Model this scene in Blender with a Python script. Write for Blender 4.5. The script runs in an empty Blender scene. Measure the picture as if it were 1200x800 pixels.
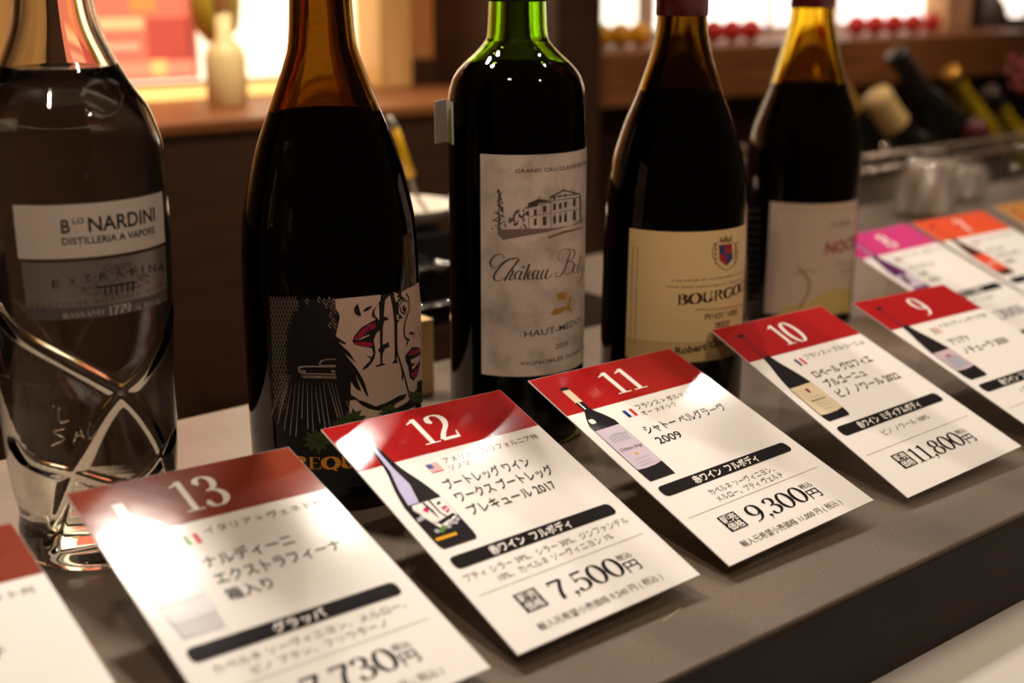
import bpy, bmesh, math, random
from mathutils import Vector, Matrix
random.seed(7)
SC = bpy.context.scene
COL = SC.collection
PI = math.pi

# ------------------------------------------------------------------ camera
F_PX = 1556.56
CAM_O = Vector((0, 0, 0.25304))
FW = Vector((0.61343968, 0.74252755, -0.26896953))
RT = Vector((0.770938, -0.63691, 0.0))
UP = Vector((0.17130658, 0.20736119, 0.96314869))
cd = bpy.data.cameras.new('camera')
cam = bpy.data.objects.new('camera', cd)
COL.objects.link(cam)
cam.matrix_world = Matrix(((RT.x, UP.x, -FW.x, 0), (RT.y, UP.y, -FW.y, 0), (RT.z, UP.z, -FW.z, CAM_O.z), (0, 0, 0, 1)))
cd.sensor_width = 36
cd.lens = F_PX / 1200 * 36
cd.clip_start = 0.02
cd.clip_end = 50
cd.dof.use_dof = True
cd.dof.focus_distance = 0.635
cd.dof.aperture_fstop = 5.4
SC.camera = cam

# ------------------------------------------------------------------ world, lamps, exposure
w = bpy.data.worlds.new('world')
SC.world = w
w.use_nodes = True
w.node_tree.nodes['Background'].inputs[0].default_value = (1.0, 0.62, 0.36, 1)
w.node_tree.nodes['Background'].inputs[1].default_value = 0.028
SC.view_settings.view_transform = 'Standard'
SC.view_settings.look = 'None'
SC.view_settings.exposure = 0
SC.view_settings.gamma = 1


def lamp(x, y, z, power, r=0.045, col=(1.0, 0.895, 0.78), aim=(0.55, 0.5, 0.0), spread=70):
    ld = bpy.data.lights.new('spot_and_fill_light', 'AREA')
    ld.shape = 'DISK'
    ld.size = r * 2
    ld.energy = power * 0.14
    ld.color = col
    ld.spread = math.radians(spread)
    o = bpy.data.objects.new('spot_and_fill_light', ld)
    COL.objects.link(o)
    o.location = (x, y, z)
    v = Vector(aim) - Vector((x, y, z))
    o.rotation_euler = v.to_track_quat('-Z', 'Y').to_euler()
    return o


# the row of ceiling spots above and behind the counter
LAMPS = [(0.93, 1.14, 1.66, 12, 0.055), (1.33, 1.20, 1.62, 3, 0.014), (1.62, 1.22, 1.62, 2.5, 0.012), (1.95, 1.24, 1.62, 2, 0.01),
         (2.30, 1.25, 1.62, 2, 0.01)]
for x, y, z, p, r in LAMPS:
    lamp(x, y, z, p, r)
lamp(0.15, 1.05, 1.3, 9, 0.05, aim=(0.22, 0.68, 0), spread=34)          # added lamp standing in for display spill on the counter's left rear
lamp(0.25, 1.50, 1.50, 13, 0.03)
lamp(-0.35, 0.05, 1.5, 6.5, 0.04, col=(1.0, 0.78, 0.58), aim=(0.45, 0.55, 0.1), spread=60)          # added fill lamps on the customer's side, lifting the bottle labels
lamp(0.7, -0.7, 1.5, 9, 0.04, col=(1.0, 0.80, 0.60), aim=(0.85, 0.6, 0.1), spread=60)
lamp(1.3, 0.35, 1.6, 9, 0.04, aim=(1.2, 0.85, 0))
lamp(0.6, 0.90, 1.2, 14, 0.05, col=(1.0, 0.74, 0.46), aim=(0.75, 1.4, 0.1), spread=60)      # added lamps brightening the back shelf and the tub end
lamp(1.7, 0.85, 1.3, 9, 0.05, col=(1.0, 0.75, 0.5), aim=(1.8, 1.3, 0.1), spread=60)


# ------------------------------------------------------------------ helpers
def lin(c):
    return tuple((v / 255 / 12.92 if v / 255 <= 0.04045 else ((v / 255 + 0.055) / 1.055) ** 2.4) for v in c) + (1,)


MATS = {}


def mat(name, rgb, rough=0.5, metal=0.0, trans=0.0, ior=1.45, coat=0.0, coat_rough=0.03, emit=0.0, alpha=1.0, spec=None):
    if name in MATS:
        return MATS[name]
    m = bpy.data.materials.new(name)
    m.use_nodes = True
    b = m.node_tree.nodes['Principled BSDF']
    b.inputs['Base Color'].default_value = lin(rgb)
    b.inputs['Roughness'].default_value = rough
    b.inputs['Alpha'].default_value = alpha
    b.inputs['Metallic'].default_value = metal
    b.inputs['Transmission Weight'].default_value = trans
    b.inputs['IOR'].default_value = ior
    b.inputs['Coat Weight'].default_value = coat
    b.inputs['Coat Roughness'].default_value = coat_rough
    if spec is not None:
        b.inputs['Specular IOR Level'].default_value = spec
    if emit:
        b.inputs['Emission Color'].default_value = lin(rgb)
        b.inputs['Emission Strength'].default_value = emit
    MATS[name] = m
    return m


def noisy(m, scale, c1, c2, detail=4, stretch=(1, 1, 1), bump=0.0, lo=0.35, hi=0.65):
    nt = m.node_tree
    b = nt.nodes['Principled BSDF']
    tc = nt.nodes.new('ShaderNodeTexCoord')
    mp = nt.nodes.new('ShaderNodeMapping')
    mp.inputs['Scale'].default_value = stretch
    n = nt.nodes.new('ShaderNodeTexNoise')
    n.inputs['Scale'].default_value = scale
    n.inputs['Detail'].default_value = detail
    r = nt.nodes.new('ShaderNodeValToRGB')
    r.color_ramp.elements[0].color = lin(c1)
    r.color_ramp.elements[1].color = lin(c2)
    r.color_ramp.elements[0].position = lo
    r.color_ramp.elements[1].position = hi
    L = nt.links.new
    L(tc.outputs['Object'], mp.inputs[0]); L(mp.outputs[0], n.inputs['Vector']); L(n.outputs[0], r.inputs[0]); L(r.outputs[0], b.inputs['Base Color'])
    if bump:
        bp = nt.nodes.new('ShaderNodeBump')
        bp.inputs['Strength'].default_value = bump
        bp.inputs['Distance'].default_value = 0.001
        L(n.outputs[0], bp.inputs['Height']); L(bp.outputs[0], b.inputs['Normal'])
    return m


def counter_stone():
    """grey brown solid surface with pale and dark flecks"""
    m = mat('counter_stone', (130, 112, 96), rough=0.33, spec=0.5)
    nt = m.node_tree
    b = nt.nodes['Principled BSDF']
    L = nt.links.new
    tc = nt.nodes.new('ShaderNodeTexCoord')
    n = nt.nodes.new('ShaderNodeTexNoise'); n.inputs['Scale'].default_value = 9; n.inputs['Detail'].default_value = 6
    r = nt.nodes.new('ShaderNodeValToRGB')
    r.color_ramp.elements[0].color = lin((100, 87, 76)); r.color_ramp.elements[1].color = lin((115, 100, 87))
    r.color_ramp.elements[0].position = 0.35; r.color_ramp.elements[1].position = 0.65
    L(tc.outputs['Object'], n.inputs['Vector']); L(n.outputs[0], r.inputs[0])
    col = r.outputs[0]
    for sc_, th, cc in ((620, 0.2, (165, 150, 134)), (420, 0.17, (58, 48, 40))):
        v = nt.nodes.new('ShaderNodeTexVoronoi'); v.inputs['Scale'].default_value = sc_
        L(tc.outputs['Object'], v.inputs['Vector'])
        lt = nt.nodes.new('ShaderNodeMath'); lt.operation = 'LESS_THAN'; lt.inputs[1].default_value = th
        L(v.outputs['Distance'], lt.inputs[0])
        sp = nt.nodes.new('ShaderNodeSeparateColor'); L(v.outputs['Color'], sp.inputs[0])
        g = nt.nodes.new('ShaderNodeMath'); g.operation = 'LESS_THAN'; g.inputs[1].default_value = 0.13
        L(sp.outputs[0], g.inputs[0])
        mu = nt.nodes.new('ShaderNodeMath'); mu.operation = 'MULTIPLY'
        L(lt.outputs[0], mu.inputs[0]); L(g.outputs[0], mu.inputs[1])
        mx = nt.nodes.new('ShaderNodeMix'); mx.data_type = 'RGBA'
        L(mu.outputs[0], mx.inputs[0]); L(col, mx.inputs[6]); mx.inputs[7].default_value = lin(cc)
        col = mx.outputs[2]
    L(col, b.inputs['Base Color'])
    return m


def setp(o, label=None, cat=None, group=None, kind=None):
    if label: o['label'] = label
    if cat: o['category'] = cat
    if group: o['group'] = group
    if kind: o['kind'] = kind
    return o


def thing(name, label, cat, loc=(0, 0, 0), group=None):
    o = bpy.data.objects.new(name, None)
    COL.objects.link(o)
    o.empty_display_size = 0.02
    o.location = loc
    return setp(o, label, cat, group)


def link(name, me, parent=None):
    """link a mesh given in world coordinates, keeping it in place under its parent"""
    o = bpy.data.objects.new(name, me)
    COL.objects.link(o)
    if parent is not None:
        o.parent = parent
        base = Vector(parent.location)
        q = parent.parent
        while q is not None:
            base += Vector(q.location)
            q = q.parent
        o.location = (0, 0, 0)
        me.transform(Matrix.Translation(-base))
    return o


def bm_obj(name, bm, m, parent=None, smooth=False, bevel=0.0):
    if bevel:
        bmesh.ops.bevel(bm, geom=bm.edges[:], offset=bevel, segments=2, affect='EDGES', profile=0.6)
    bmesh.ops.recalc_face_normals(bm, faces=bm.faces[:])
    me = bpy.data.meshes.new(name)
    bm.to_mesh(me)
    bm.free()
    if smooth:
        me.polygons.foreach_set('use_smooth', [True] * len(me.polygons))
    me.materials.append(m)
    return link(name, me, parent)


def box_bm(lo, hi, bm=None):
    bm = bm or bmesh.new()
    c = [(a + b) / 2 for a, b in zip(lo, hi)]
    s = [abs(b - a) for a, b in zip(lo, hi)]
    bmesh.ops.create_cube(bm, size=1, matrix=Matrix.Translation(c) @ Matrix.Diagonal((*s, 1)))
    return bm


def box(name, lo, hi, m, parent=None, bevel=0.0):
    return bm_obj(name, box_bm(lo, hi), m, parent, bevel=bevel)


def lathe_bm(prof, n=64, center=(0, 0, 0), axis=None, bm=None, rfun=None):
    """prof: list of (z, r); r==0 makes a pole. axis: optional Matrix"""
    bm = bm or bmesh.new()
    rings = []
    M = axis or Matrix.Translation(center)
    for z, r in prof:
        if r <= 1e-6:
            rings.append([bm.verts.new(M @ Vector((0, 0, z)))])
        else:
            rings.append([bm.verts.new(M @ Vector(((rfun(2 * PI * i / n, z, r) if rfun else r) * math.cos(2 * PI * i / n), (rfun(2 * PI * i / n, z, r) if rfun else r) * math.sin(2 * PI * i / n), z))) for i in range(n)])
    for a, b in zip(rings, rings[1:]):
        if len(a) == 1 and len(b) == 1:
            continue
        for i in range(n):
            j = (i + 1) % n
            if len(a) == 1: bm.faces.new((a[0], b[j], b[i]))
            elif len(b) == 1: bm.faces.new((a[i], a[j], b[0]))
            else: bm.faces.new((a[i], a[j], b[j], b[i]))
    return bm


def tube_bm(pts, r, n=8, bm=None, cap=True):
    bm = bm or bmesh.new()
    pts = [Vector(p) for p in pts]
    rings = []
    up = Vector((0.13, 0.21, 0.97))
    for i, p in enumerate(pts):
        t = (pts[min(i + 1, len(pts) - 1)] - pts[max(i - 1, 0)]).normalized()
        a = t.cross(up).normalized()
        b = t.cross(a).normalized()
        rr = r[i] if isinstance(r, (list, tuple)) else r
        rings.append([bm.verts.new(p + (a * math.cos(2 * PI * k / n) + b * math.sin(2 * PI * k / n)) * rr) for k in range(n)])
    for a, b in zip(rings, rings[1:]):
        for k in range(n):
            bm.faces.new((a[k], a[(k + 1) % n], b[(k + 1) % n], b[k]))
    if cap:
        bm.faces.new(rings[0][::-1]); bm.faces.new(rings[-1])
    return bm


def pdir(px, py):
    return FW + RT * ((px - 600) / F_PX) - UP * ((py - 400) / F_PX)


def at(px, py, Y):
    """world point on the vertical plane y = Y seen at a photo pixel"""
    v = pdir(px, py)
    return CAM_O + v * (Y / v.y)


def catmull(P, n=6, closed=False):
    out = []
    N = len(P)
    rng = range(N) if closed else range(N - 1)
    for i in rng:
        if closed:
            p0, p1, p2, p3 = P[(i - 1) % N], P[i], P[(i + 1) % N], P[(i + 2) % N]
        else:
            p0, p1, p2, p3 = P[max(i - 1, 0)], P[i], P[i + 1], P[min(i + 2, N - 1)]
        for k in range(n):
            t = k / n
            out.append(tuple(0.5 * (2 * b + (c - a) * t + (2 * a - 5 * b + 4 * c - d) * t * t + (3 * b - a - 3 * c + d) * t ** 3) for a, b, c, d in zip(p0, p1, p2, p3)))
    if not closed:
        out.append(tuple(P[-1]))
    return out


# ------------------------------------------------------------------ flat artwork: polygons in 2D, then laid on a surface
class Art:
    def __init__(self):
        self.items = []      # (material, layer, verts, faces)

    def poly(self, pts, m, layer=1):
        self.items.append((m, layer, [tuple(p) for p in pts], [tuple(range(len(pts)))]))

    def rect(self, x0, y0, x1, y1, m, layer=1):
        self.poly([(x0, y0), (x1, y0), (x1, y1), (x0, y1)], m, layer)

    def pill(self, x0, y0, x1, y1, rad, m, layer=1):
        pts = []
        for cx, cy, a in ((x1 - rad, y1 - rad, 0), (x0 + rad, y1 - rad, 90), (x0 + rad, y0 + rad, 180), (x1 - rad, y0 + rad, 270)):
            for k in range(7):
                t = math.radians(a + 15 * k)
                pts.append((cx + rad * math.cos(t), cy + rad * math.sin(t)))
        self.poly(pts, m, layer)

    def disc(self, cx, cy, r, m, layer=1, ry=None, n=16):
        self.poly([(cx + r * math.cos(2 * PI * k / n), cy + (ry or r) * math.sin(2 * PI * k / n)) for k in range(n)], m, layer)

    def ribbon(self, pts, wf, m, layer=1, closed=False):
        """wf: width, or function of the unit direction and the fraction along it"""
        N = len(pts)
        V = []
        for i, p in enumerate(pts):
            a = pts[i - 1] if (i > 0 or closed) else pts[i]
            b = pts[(i + 1) % N] if (i < N - 1 or closed) else pts[i]
            dx, dy = b[0] - a[0], b[1] - a[1]
            l = math.hypot(dx, dy) or 1e-9
            dx, dy = dx / l, dy / l
            h = (wf(dx, dy, i / max(N - 1, 1)) if callable(wf) else wf) / 2
            V.append((p[0] - dy * h, p[1] + dx * h)); V.append((p[0] + dy * h, p[1] - dx * h))
        Fc = []
        for i in range(N if closed else N - 1):
            j = (i + 1) % N
            Fc.append((2 * i, 2 * i + 1, 2 * j + 1, 2 * j))
        self.items.append((m, layer, V, Fc))

    def add(self, VF, fn, m, layer=1):
        V, Fc = VF
        self.items.append((m, layer, [fn(p) for p in V], Fc))

    def map(self, fn):
        self.items = [(m, l, [fn(p) for p in V], Fc) for m, l, V, Fc in self.items]
        return self


_tcache = {}


def text_vf(body, bold=0.0):
    """triangulated glyph outlines of the built-in font, scaled to cap height 1, baseline 0, starting at x = 0"""
    key = (body, bold)
    if key in _tcache:
        return _tcache[key]
    cu = bpy.data.curves.new('t', 'FONT')
    cu.body = body
    cu.size = 1.0
    cu.offset = bold
    cu.resolution_u = 3
    o = bpy.data.objects.new('t', cu)
    COL.objects.link(o)
    me = bpy.data.meshes.new_from_object(o.evaluated_get(bpy.context.evaluated_depsgraph_get()))
    bm = bmesh.new(); bm.from_mesh(me)
    bmesh.ops.remove_doubles(bm, verts=bm.verts[:], dist=1e-5)
    bm.verts.index_update()
    V = [(v.co.x, v.co.y) for v in bm.verts]
    Fc = [tuple(v.index for v in f.verts) for f in bm.faces]
    bm.free()
    bpy.data.objects.remove(o); bpy.data.meshes.remove(me); bpy.data.curves.remove(cu)
    x0 = min(v[0] for v in V); x1 = max(v[0] for v in V)
    H = 0.73
    V = [((x - x0) / H, y / H) for x, y in V]
    _tcache[key] = (V, Fc, (x1 - x0) / H)
    return _tcache[key]


def put_text(art, body, x0, x1, ybase, h, m, layer=2, bold=0.0, ysign=1, slant=0.0):
    V, Fc, wd = text_vf(body, bold)
    sx = (x1 - x0) / wd
    art.add((V, Fc), lambda p: (x0 + p[0] * sx + p[1] * slant * h, ybase + ysign * p[1] * h), m, layer)


# ---- serif glyphs drawn with a broad pen (units: cap height 1)
def pen(thick=0.15, thin=0.035):
    return lambda dx, dy, t: thin + (thick - thin) * abs(dy) ** 1.6


def arc(cx, cy, rx, ry, a0, a1, n=22):
    return [(cx + rx * math.cos(math.radians(a0 + (a1 - a0) * k / n)), cy + ry * math.sin(math.radians(a0 + (a1 - a0) * k / n))) for k in range(n + 1)]


def _stem(x, y0=0, y1=1, w=0.13): return ('R', x - w / 2, y0, x + w / 2, y1)


def _ser(x, y, hw=0.15): return ('R', x - hw, y, x + hw, y + (0.035 if y < 0.5 else -0.035))


GL = {
    '0': (0.64, [('C', arc(.32, .49, .24, .49, 0, 360, 40))]),
    '1': (0.50, [_stem(.28), _ser(.28, 0, .2), ('P', [(.28, 1), (.26, .9), (.06, .84), (.06, .87)])]),
    '2': (0.60, [('S', [(.1, .74), (.14, .92), (.3, .98), (.45, .9), (.49, .72), (.42, .52), (.22, .28), (.07, .05)]), ('R', .07, 0, .52, .1), ('P', [(.46, .0), (.52, .0), (.56, .26), (.53, .26)]), ('D', .13, .75, .06)]),
    '3': (0.60, [('S', [(.1, .8), (.17, .94), (.31, .98), (.44, .88), (.45, .72), (.38, .58), (.22, .52)]), ('S', [(.22, .52), (.4, .5), (.51, .36), (.5, .18), (.38, .03), (.2, .01), (.09, .14)]), ('D', .13, .8, .055), ('D', .12, .16, .06)]),
    '4': (0.62, [_stem(.42), _ser(.42, 0, .15), ('P', [(.36, 1), (.42, 1), (.07, .3), (.03, .3)]), ('R', .03, .26, .58, .31)]),
    '5': (0.60, [('R', .14, .88, .5, .98), ('P', [(.13, .98), (.17, .98), (.14, .5), (.1, .5)]), ('S', [(.11, .52), (.26, .61), (.43, .55), (.51, .36), (.46, .12), (.3, .01), (.16, .02), (.08, .14)]), ('D', .12, .15, .055)]),
    '6': (0.62, [('C', arc(.33, .31, .23, .31, 0, 360, 30)), ('S', [(.1, .33), (.11, .55), (.2, .8), (.35, .94), (.52, .98)])]),
    '7': (0.58, [('R', .08, .88, .54, .98), ('P', [(.06, .98), (.1, .98), (.08, .74), (.05, .74)]), ('S', [(.52, .93), (.42, .7), (.31, .45), (.25, .2), (.24, 0)])]),
    '8': (0.62, [('C', arc(.31, .75, .18, .23, 0, 360, 26)), ('C', arc(.31, .26, .23, .26, 0, 360, 30))]),
    '9': (0.62, [('C', arc(.3, .67, .23, .31, 0, 360, 30)), ('S', [(.53, .66), (.52, .42), (.42, .18), (.27, .04), (.09, .0)])]),
    ',': (0.22, [('D', .13, .06, .075), ('P', [(.17, .1), (.2, .02), (.08, -.2), (.06, -.17), (.12, -.05)])]),
    '.': (0.28, [('D', .13, .07, .07)]), ' ': (0.3, []),
    'A': (0.74, [('P', [(.33, 1), (.4, 1), (.72, 0), (.56, 0)]), ('P', [(.33, 1), (.36, 1), (.1, 0), (.06, 0)]), ('R', .18, .3, .5, .34), _ser(.08, 0, .1), _ser(.64, 0, .13)]),
    'B': (0.66, [_stem(.15), ('R', .04, 0, .3, .035), ('R', .04, .965, .3, 1), ('S', arc(.28, .77, .2, .215, 90, -90, 12)), ('S', arc(.28, .28, .27, .26, 90, -90, 14))]),
    'C': (0.70, [('S', arc(.4, .5, .32, .49, 42, 318, 30)), ('P', [(.62, .98), (.65, .98), (.65, .68), (.62, .7)])]),
    'E': (0.62, [_stem(.15), ('R', .04, 0, .54, .04), ('R', .04, .96, .52, 1), ('R', .15, .49, .42, .53), ('P', [(.5, 0), (.55, 0), (.57, .24), (.54, .24)]), ('P', [(.49, 1), (.53, 1), (.53, .78), (.5, .78)])]),
    'G': (0.76, [('S', arc(.4, .5, .32, .49, 42, 318, 30)), _stem(.64, .05, .42, .12), _ser(.64, .42 + .0, .12), ('P', [(.62, .98), (.65, .98), (.65, .68), (.62, .7)])]),
    'I': (0.34, [_stem(.17), _ser(.17, 0, .13), _ser(.17, 1, .13)]),
    'L': (0.60, [_stem(.15), _ser(.15, 1, .12), ('R', .04, 0, .54, .04), ('P', [(.5, 0), (.55, 0), (.57, .28), (.54, .28)])]),
    'N': (0.78, [('R', .13, 0, .165, 1), ('R', .61, 0, .645, 1), ('P', [(.1, 1), (.24, 1), (.645, 0), (.6, 0)]), _ser(.14, 0, .1), _ser(.62, 1, .1)]),
    'O': (0.78, [('C', arc(.39, .5, .32, .49, 0, 360, 36))]),
    'P': (0.62, [_stem(.15), _ser(.15, 0, .13), ('R', .04, .965, .3, 1), ('S', arc(.28, .73, .26, .25, 90, -90, 14))]),
    'Q': (0.78, [('C', arc(.39, .5, .32, .49, 0, 360, 36)), ('P', [(.36, .1), (.46, .14), (.7, -.18), (.6, -.2)])]),
    'R': (0.72, [_stem(.15), _ser(.15, 0, .13), ('R', .04, .965, .3, 1), ('S', arc(.28, .76, .23, .22, 90, -90, 14)), ('P', [(.3, .54), (.42, .5), (.7, 0), (.54, 0)])]),
    'S': (0.58, [('S', [(.47, .82), (.38, .95), (.25, .98), (.13, .88), (.13, .7), (.28, .56), (.42, .42), (.47, .22), (.36, .04), (.2, .01), (.08, .18)])]),
    'T': (0.70, [_stem(.35), _ser(.35, 0, .14), ('R', .04, .96, .66, 1), ('R', .04, .78, .07, 1), ('R', .63, .78, .66, 1)]),
    'U': (0.76, [_stem(.17, .3, 1), _ser(.17, 1, .13), ('R', .58, .3, .62, 1), _ser(.6, 1, .11), ('S', arc(.385, .32, .215, .31, 180, 360, 16))]),
    'V': (0.72, [('P', [(.08, 1), (.22, 1), (.42, 0), (.36, 0)]), ('P', [(.6, 1), (.63, 1), (.4, 0), (.36, 0)]), _ser(.14, 1, .12), _ser(.62, 1, .1)]),
}


def serif(art, body, x0, x1, ybase, h, m, layer=2, ysign=1, thick=0.15, thin=0.035):
    adv = sum(GL[c][0] for c in body)
    sx = (x1 - x0) / adv
    x = x0
    pw = pen(thick, thin)
    for c in body:
        a, prims = GL[c]
        g = Art()
        for pr in prims:
            if pr[0] == 'R': g.rect(pr[1], pr[2], pr[3], pr[4], m, layer)
            elif pr[0] == 'P': g.poly(pr[1], m, layer)
            elif pr[0] == 'D': g.disc(pr[1], pr[2], pr[3], m, layer)
            elif pr[0] == 'S':
                pts = pr[1] if len(pr[1]) > 10 else catmull(pr[1], 5)
                g.ribbon(pts, pw, m, layer)
            elif pr[0] == 'C': g.ribbon(pr[1][:-1], pw, m, layer, closed=True)
        xx = x
        g.map(lambda p: (xx + p[0] * sx, ybase + ysign * p[1] * h))
        art.items += g.items
        x += a * sx


def lay(name, art, surf, parent=None, cell=None, step=0.00006):
    """put a flat artwork on a surface as one mesh; surf(x, y, off) gives the world point"""
    bm = bmesh.new()
    mats = []
    layer_of = []
    for m, layer, V, Fc in art.items:
        if m not in mats: mats.append(m)
        mi = mats.index(m)
        sub = bmesh.new()
        vs = [sub.verts.new((x, y, 0)) for x, y in V]
        for f in Fc:
            try: sub.faces.new([vs[i] for i in f])
            except ValueError: pass
        if cell:
            bmesh.ops.triangulate(sub, faces=[f for f in sub.faces if len(f.verts) > 4])
            for ax in (0, 1):
                cs = cell[ax]
                if not cs: continue
                lo = min(v[ax] for v in V); hi = max(v[ax] for v in V)
                k = math.ceil(lo / cs)
                while k * cs < hi:
                    no = (1, 0, 0) if ax == 0 else (0, 1, 0)
                    bmesh.ops.bisect_plane(sub, geom=sub.verts[:] + sub.edges[:] + sub.faces[:], plane_co=(k * cs, k * cs, 0), plane_no=no, dist=1e-7)
                    k += 1
        new = {}
        for v in sub.verts:
            new[v] = bm.verts.new(surf(v.co.x, v.co.y, layer * step))
        for f in sub.faces:
            try:
                nf = bm.faces.new([new[v] for v in f.verts])
                nf.material_index = mi
            except ValueError: pass
        sub.free()
    me = bpy.data.meshes.new(name)
    bm.to_mesh(me); bm.free()
    for m in mats: me.materials.append(m)
    return link(name, me, parent)


# ------------------------------------------------------------------ materials
M_COUNTER = counter_stone()
M_EDGE = noisy(mat('counter_front_laminate', (38, 27, 22), rough=0.6), 40, (34, 24, 19), (42, 30, 24))
M_WHITE_LEDGE = mat('white_ledge_acrylic', (240, 232, 224), rough=0.3)
M_DARKWOOD = noisy(mat('dark_walnut', (56, 32, 18), rough=0.55), 6, (50, 28, 15), (60, 34, 19), stretch=(1, 1, 12))
M_WOOD = noisy(mat('mid_brown_wood', (120, 72, 38), rough=0.5), 6, (108, 62, 30), (135, 84, 46), stretch=(1, 1, 12))
M_PALEWOOD = noisy(mat('pale_oak', (205, 160, 100), rough=0.5), 6, (195, 150, 92), (215, 172, 112), stretch=(8, 1, 1))
M_PAPER = mat('laminated_white_card', (240, 234, 228), rough=0.8, coat=0.55, coat_rough=0.1, spec=0.1)


def ink(name, rgb): return mat('print_' + name, rgb, rough=0.8, coat=0.55, coat_rough=0.1, spec=0.1)


def flat(name, rgb, rough=0.6): return mat('label_' + name, rgb, rough=rough)


K = ink('black', (26, 22, 22)); GREY = ink('grey', (95, 84, 78)); RULE = ink('rule_grey', (150, 140, 132)); WH = ink('white', (240, 233, 226))
RED = ink('card_red', (164, 20, 20)); BROWN = ink('card_brown', (132, 54, 34)); MAG = ink('card_magenta', (205, 60, 125)); ORG = ink('card_orange', (228, 84, 48)); DRED = ink('card_deep_red', (165, 18, 18))
M_GLASS = mat('clear_glass', (250, 250, 246), rough=0.0, trans=1.0, ior=1.5)
M_ACRYL = mat('clear_acrylic', (225, 215, 200), rough=0.05, alpha=0.1)
M_SPIRIT = mat('clear_spirit', (250, 250, 246), rough=0.0, trans=1.0, ior=1.36)
M_AMBER = mat('amber_glass', (142, 110, 48), rough=0.0, trans=1.0, ior=1.5)
M_GREEN = mat('green_glass', (165, 205, 62), rough=0.0, trans=1.0, ior=1.5)
M_OLIVE = mat('olive_brown_glass', (132, 106, 42), rough=0.0, trans=1.0, ior=1.5)
M_LEAF = mat('yellow_olive_glass', (226, 198, 84), rough=0.0, trans=1.0, ior=1.5)
M_WINE = mat('dark_red_wine', (9, 3, 4), rough=0.5, spec=0.0)
M_BLACK = mat('black_plastic', (18, 16, 16), rough=0.25)
M_CHROME = mat('chrome', (225, 220, 212), rough=0.12, metal=1.0)

# ------------------------------------------------------------------ the setting
floor = box('floor', (-3, -2, -0.92), (6, 4, -0.9), noisy(mat('floor_tile', (80, 60, 45), rough=0.5), 3, (70, 52, 40), (90, 68, 52)))
setp(floor, kind='structure')
wall = box('wall_back', (-3, 3.6, -0.9), (6, 3.7, 2.6), noisy(mat('wall_brown', (92, 58, 34), rough=0.8), 5, (86, 54, 31), (98, 62, 37)))
setp(wall, kind='structure')

FE = 0.3031   # front edge of the counter
counter = thing('display_counter', 'long grey-brown speckled stone counter carrying the bottles and price cards', 'counter', (0.8, 0.5, -0.9))
# the top: narrow on the left, deeper on the right
bm = bmesh.new()
out = [(-0.6, FE), (2.6, FE), (2.6, 0.882), (0.72, 0.882), (0.72, 0.69), (-0.6, 0.69)]
v0 = [bm.verts.new((x, y, -0.03)) for x, y in out]
v1 = [bm.verts.new((x, y, 0)) for x, y in out]
bm.faces.new(v1); bm.faces.new(v0[::-1])
for i in range(6):
    j = (i + 1) % 6
    bm.faces.new((v0[i], v0[j], v1[j], v1[i]))
eds = [e for e in bm.edges if all(abs(v.co.z) < 1e-6 for v in e.verts)]
bmesh.ops.bevel(bm, geom=eds, offset=0.0016, segments=3, affect='EDGES', profile=0.5)
bm_obj('worktop', bm, M_COUNTER, counter)
box('front_panel', (-0.6, FE + 0.001, -0.9), (2.6, FE + 0.03, -0.0305), M_EDGE, counter)
box('front_edge_strip', (-0.6, FE - 0.0006, -0.049), (2.6, FE + 0.0008, -0.0024), M_EDGE, counter, bevel=0.0002)
box('rear_panel', (-0.6, 0.66, -0.9), (0.74, 0.68, -0.0305), M_DARKWOOD, counter)
box('rear_panel', (0.74, 0.862, -0.9), (2.6, 0.878, -0.0305), M_DARKWOOD, counter)
# the tiny scratch on the worktop
p = [Vector((0.356, 0.3355, 0.0001)), Vector((0.371, 0.3395, 0.0001))]
bm_obj('scratch', tube_bm(p, 0.0003, 6), flat('scratch', (190, 170, 145)), counter)

# white rounded ledge in front
bm = bmesh.new()
prof = [(FE - 0.001, -0.0485)] + [(FE - 0.003 - 0.16 * math.sin(math.radians(a)), -0.2085 + 0.16 * math.cos(math.radians(a))) for a in range(4, 91, 4)] + [(FE - 0.163, -0.5), (FE - 0.001, -0.5)]
ends = []
for x in (-0.6, 2.6):
    ends.append([bm.verts.new((x, y, z)) for y, z in prof])
n = len(prof)
for i in range(n):
    j = (i + 1) % n
    bm.faces.new((ends[0][i], ends[0][j], ends[1][j], ends[1][i]))
bm.faces.new(ends[0]); bm.faces.new(ends[1][::-1])
lg = bm_obj('front_ledge', bm, M_WHITE_LEDGE)
for _p in lg.data.polygons: _p.use_smooth = abs(_p.normal.x) < .5
setp(lg, 'glossy white rounded ledge running below the dark front edge of the counter', 'ledge')


# ------------------------------------------------------------------ price cards
CW, CH, CT, CZ = 0.1, 0.144, 0.358, 0.008


def card_corners(x, y, a):
    R = Vector((math.cos(a), math.sin(a), 0)); B = Vector((-math.sin(a), math.cos(a), 0))
    up = B * math.cos(CT) + Vector((0, 0, 1)) * math.sin(CT)
    bl = Vector((x, y, CZ))
    return [bl + up * CH, bl + up * CH + R * CW, bl + R * CW, bl]     # TL TR BR BL


def nudge(P, px):
    """the laminated sheets are slightly twisted: each corner sits where its own line of sight passes"""
    if px is None: return P
    v = pdir(*px).normalized()
    return CAM_O + v * ((P - CAM_O).dot(v))


def card_surface(C):
    TL, TR, BR, BL = C
    nrm = ((TR - TL).cross(TL - BL)).normalized()
    if nrm.z < 0: nrm = -nrm

    def s(u, v, off=0.0):
        u = u / 100.0; v = v / 144.0
        return TL * (1 - u) * (1 - v) + TR * u * (1 - v) + BR * u * v + BL * (1 - u) * v + nrm * off
    return s


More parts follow.
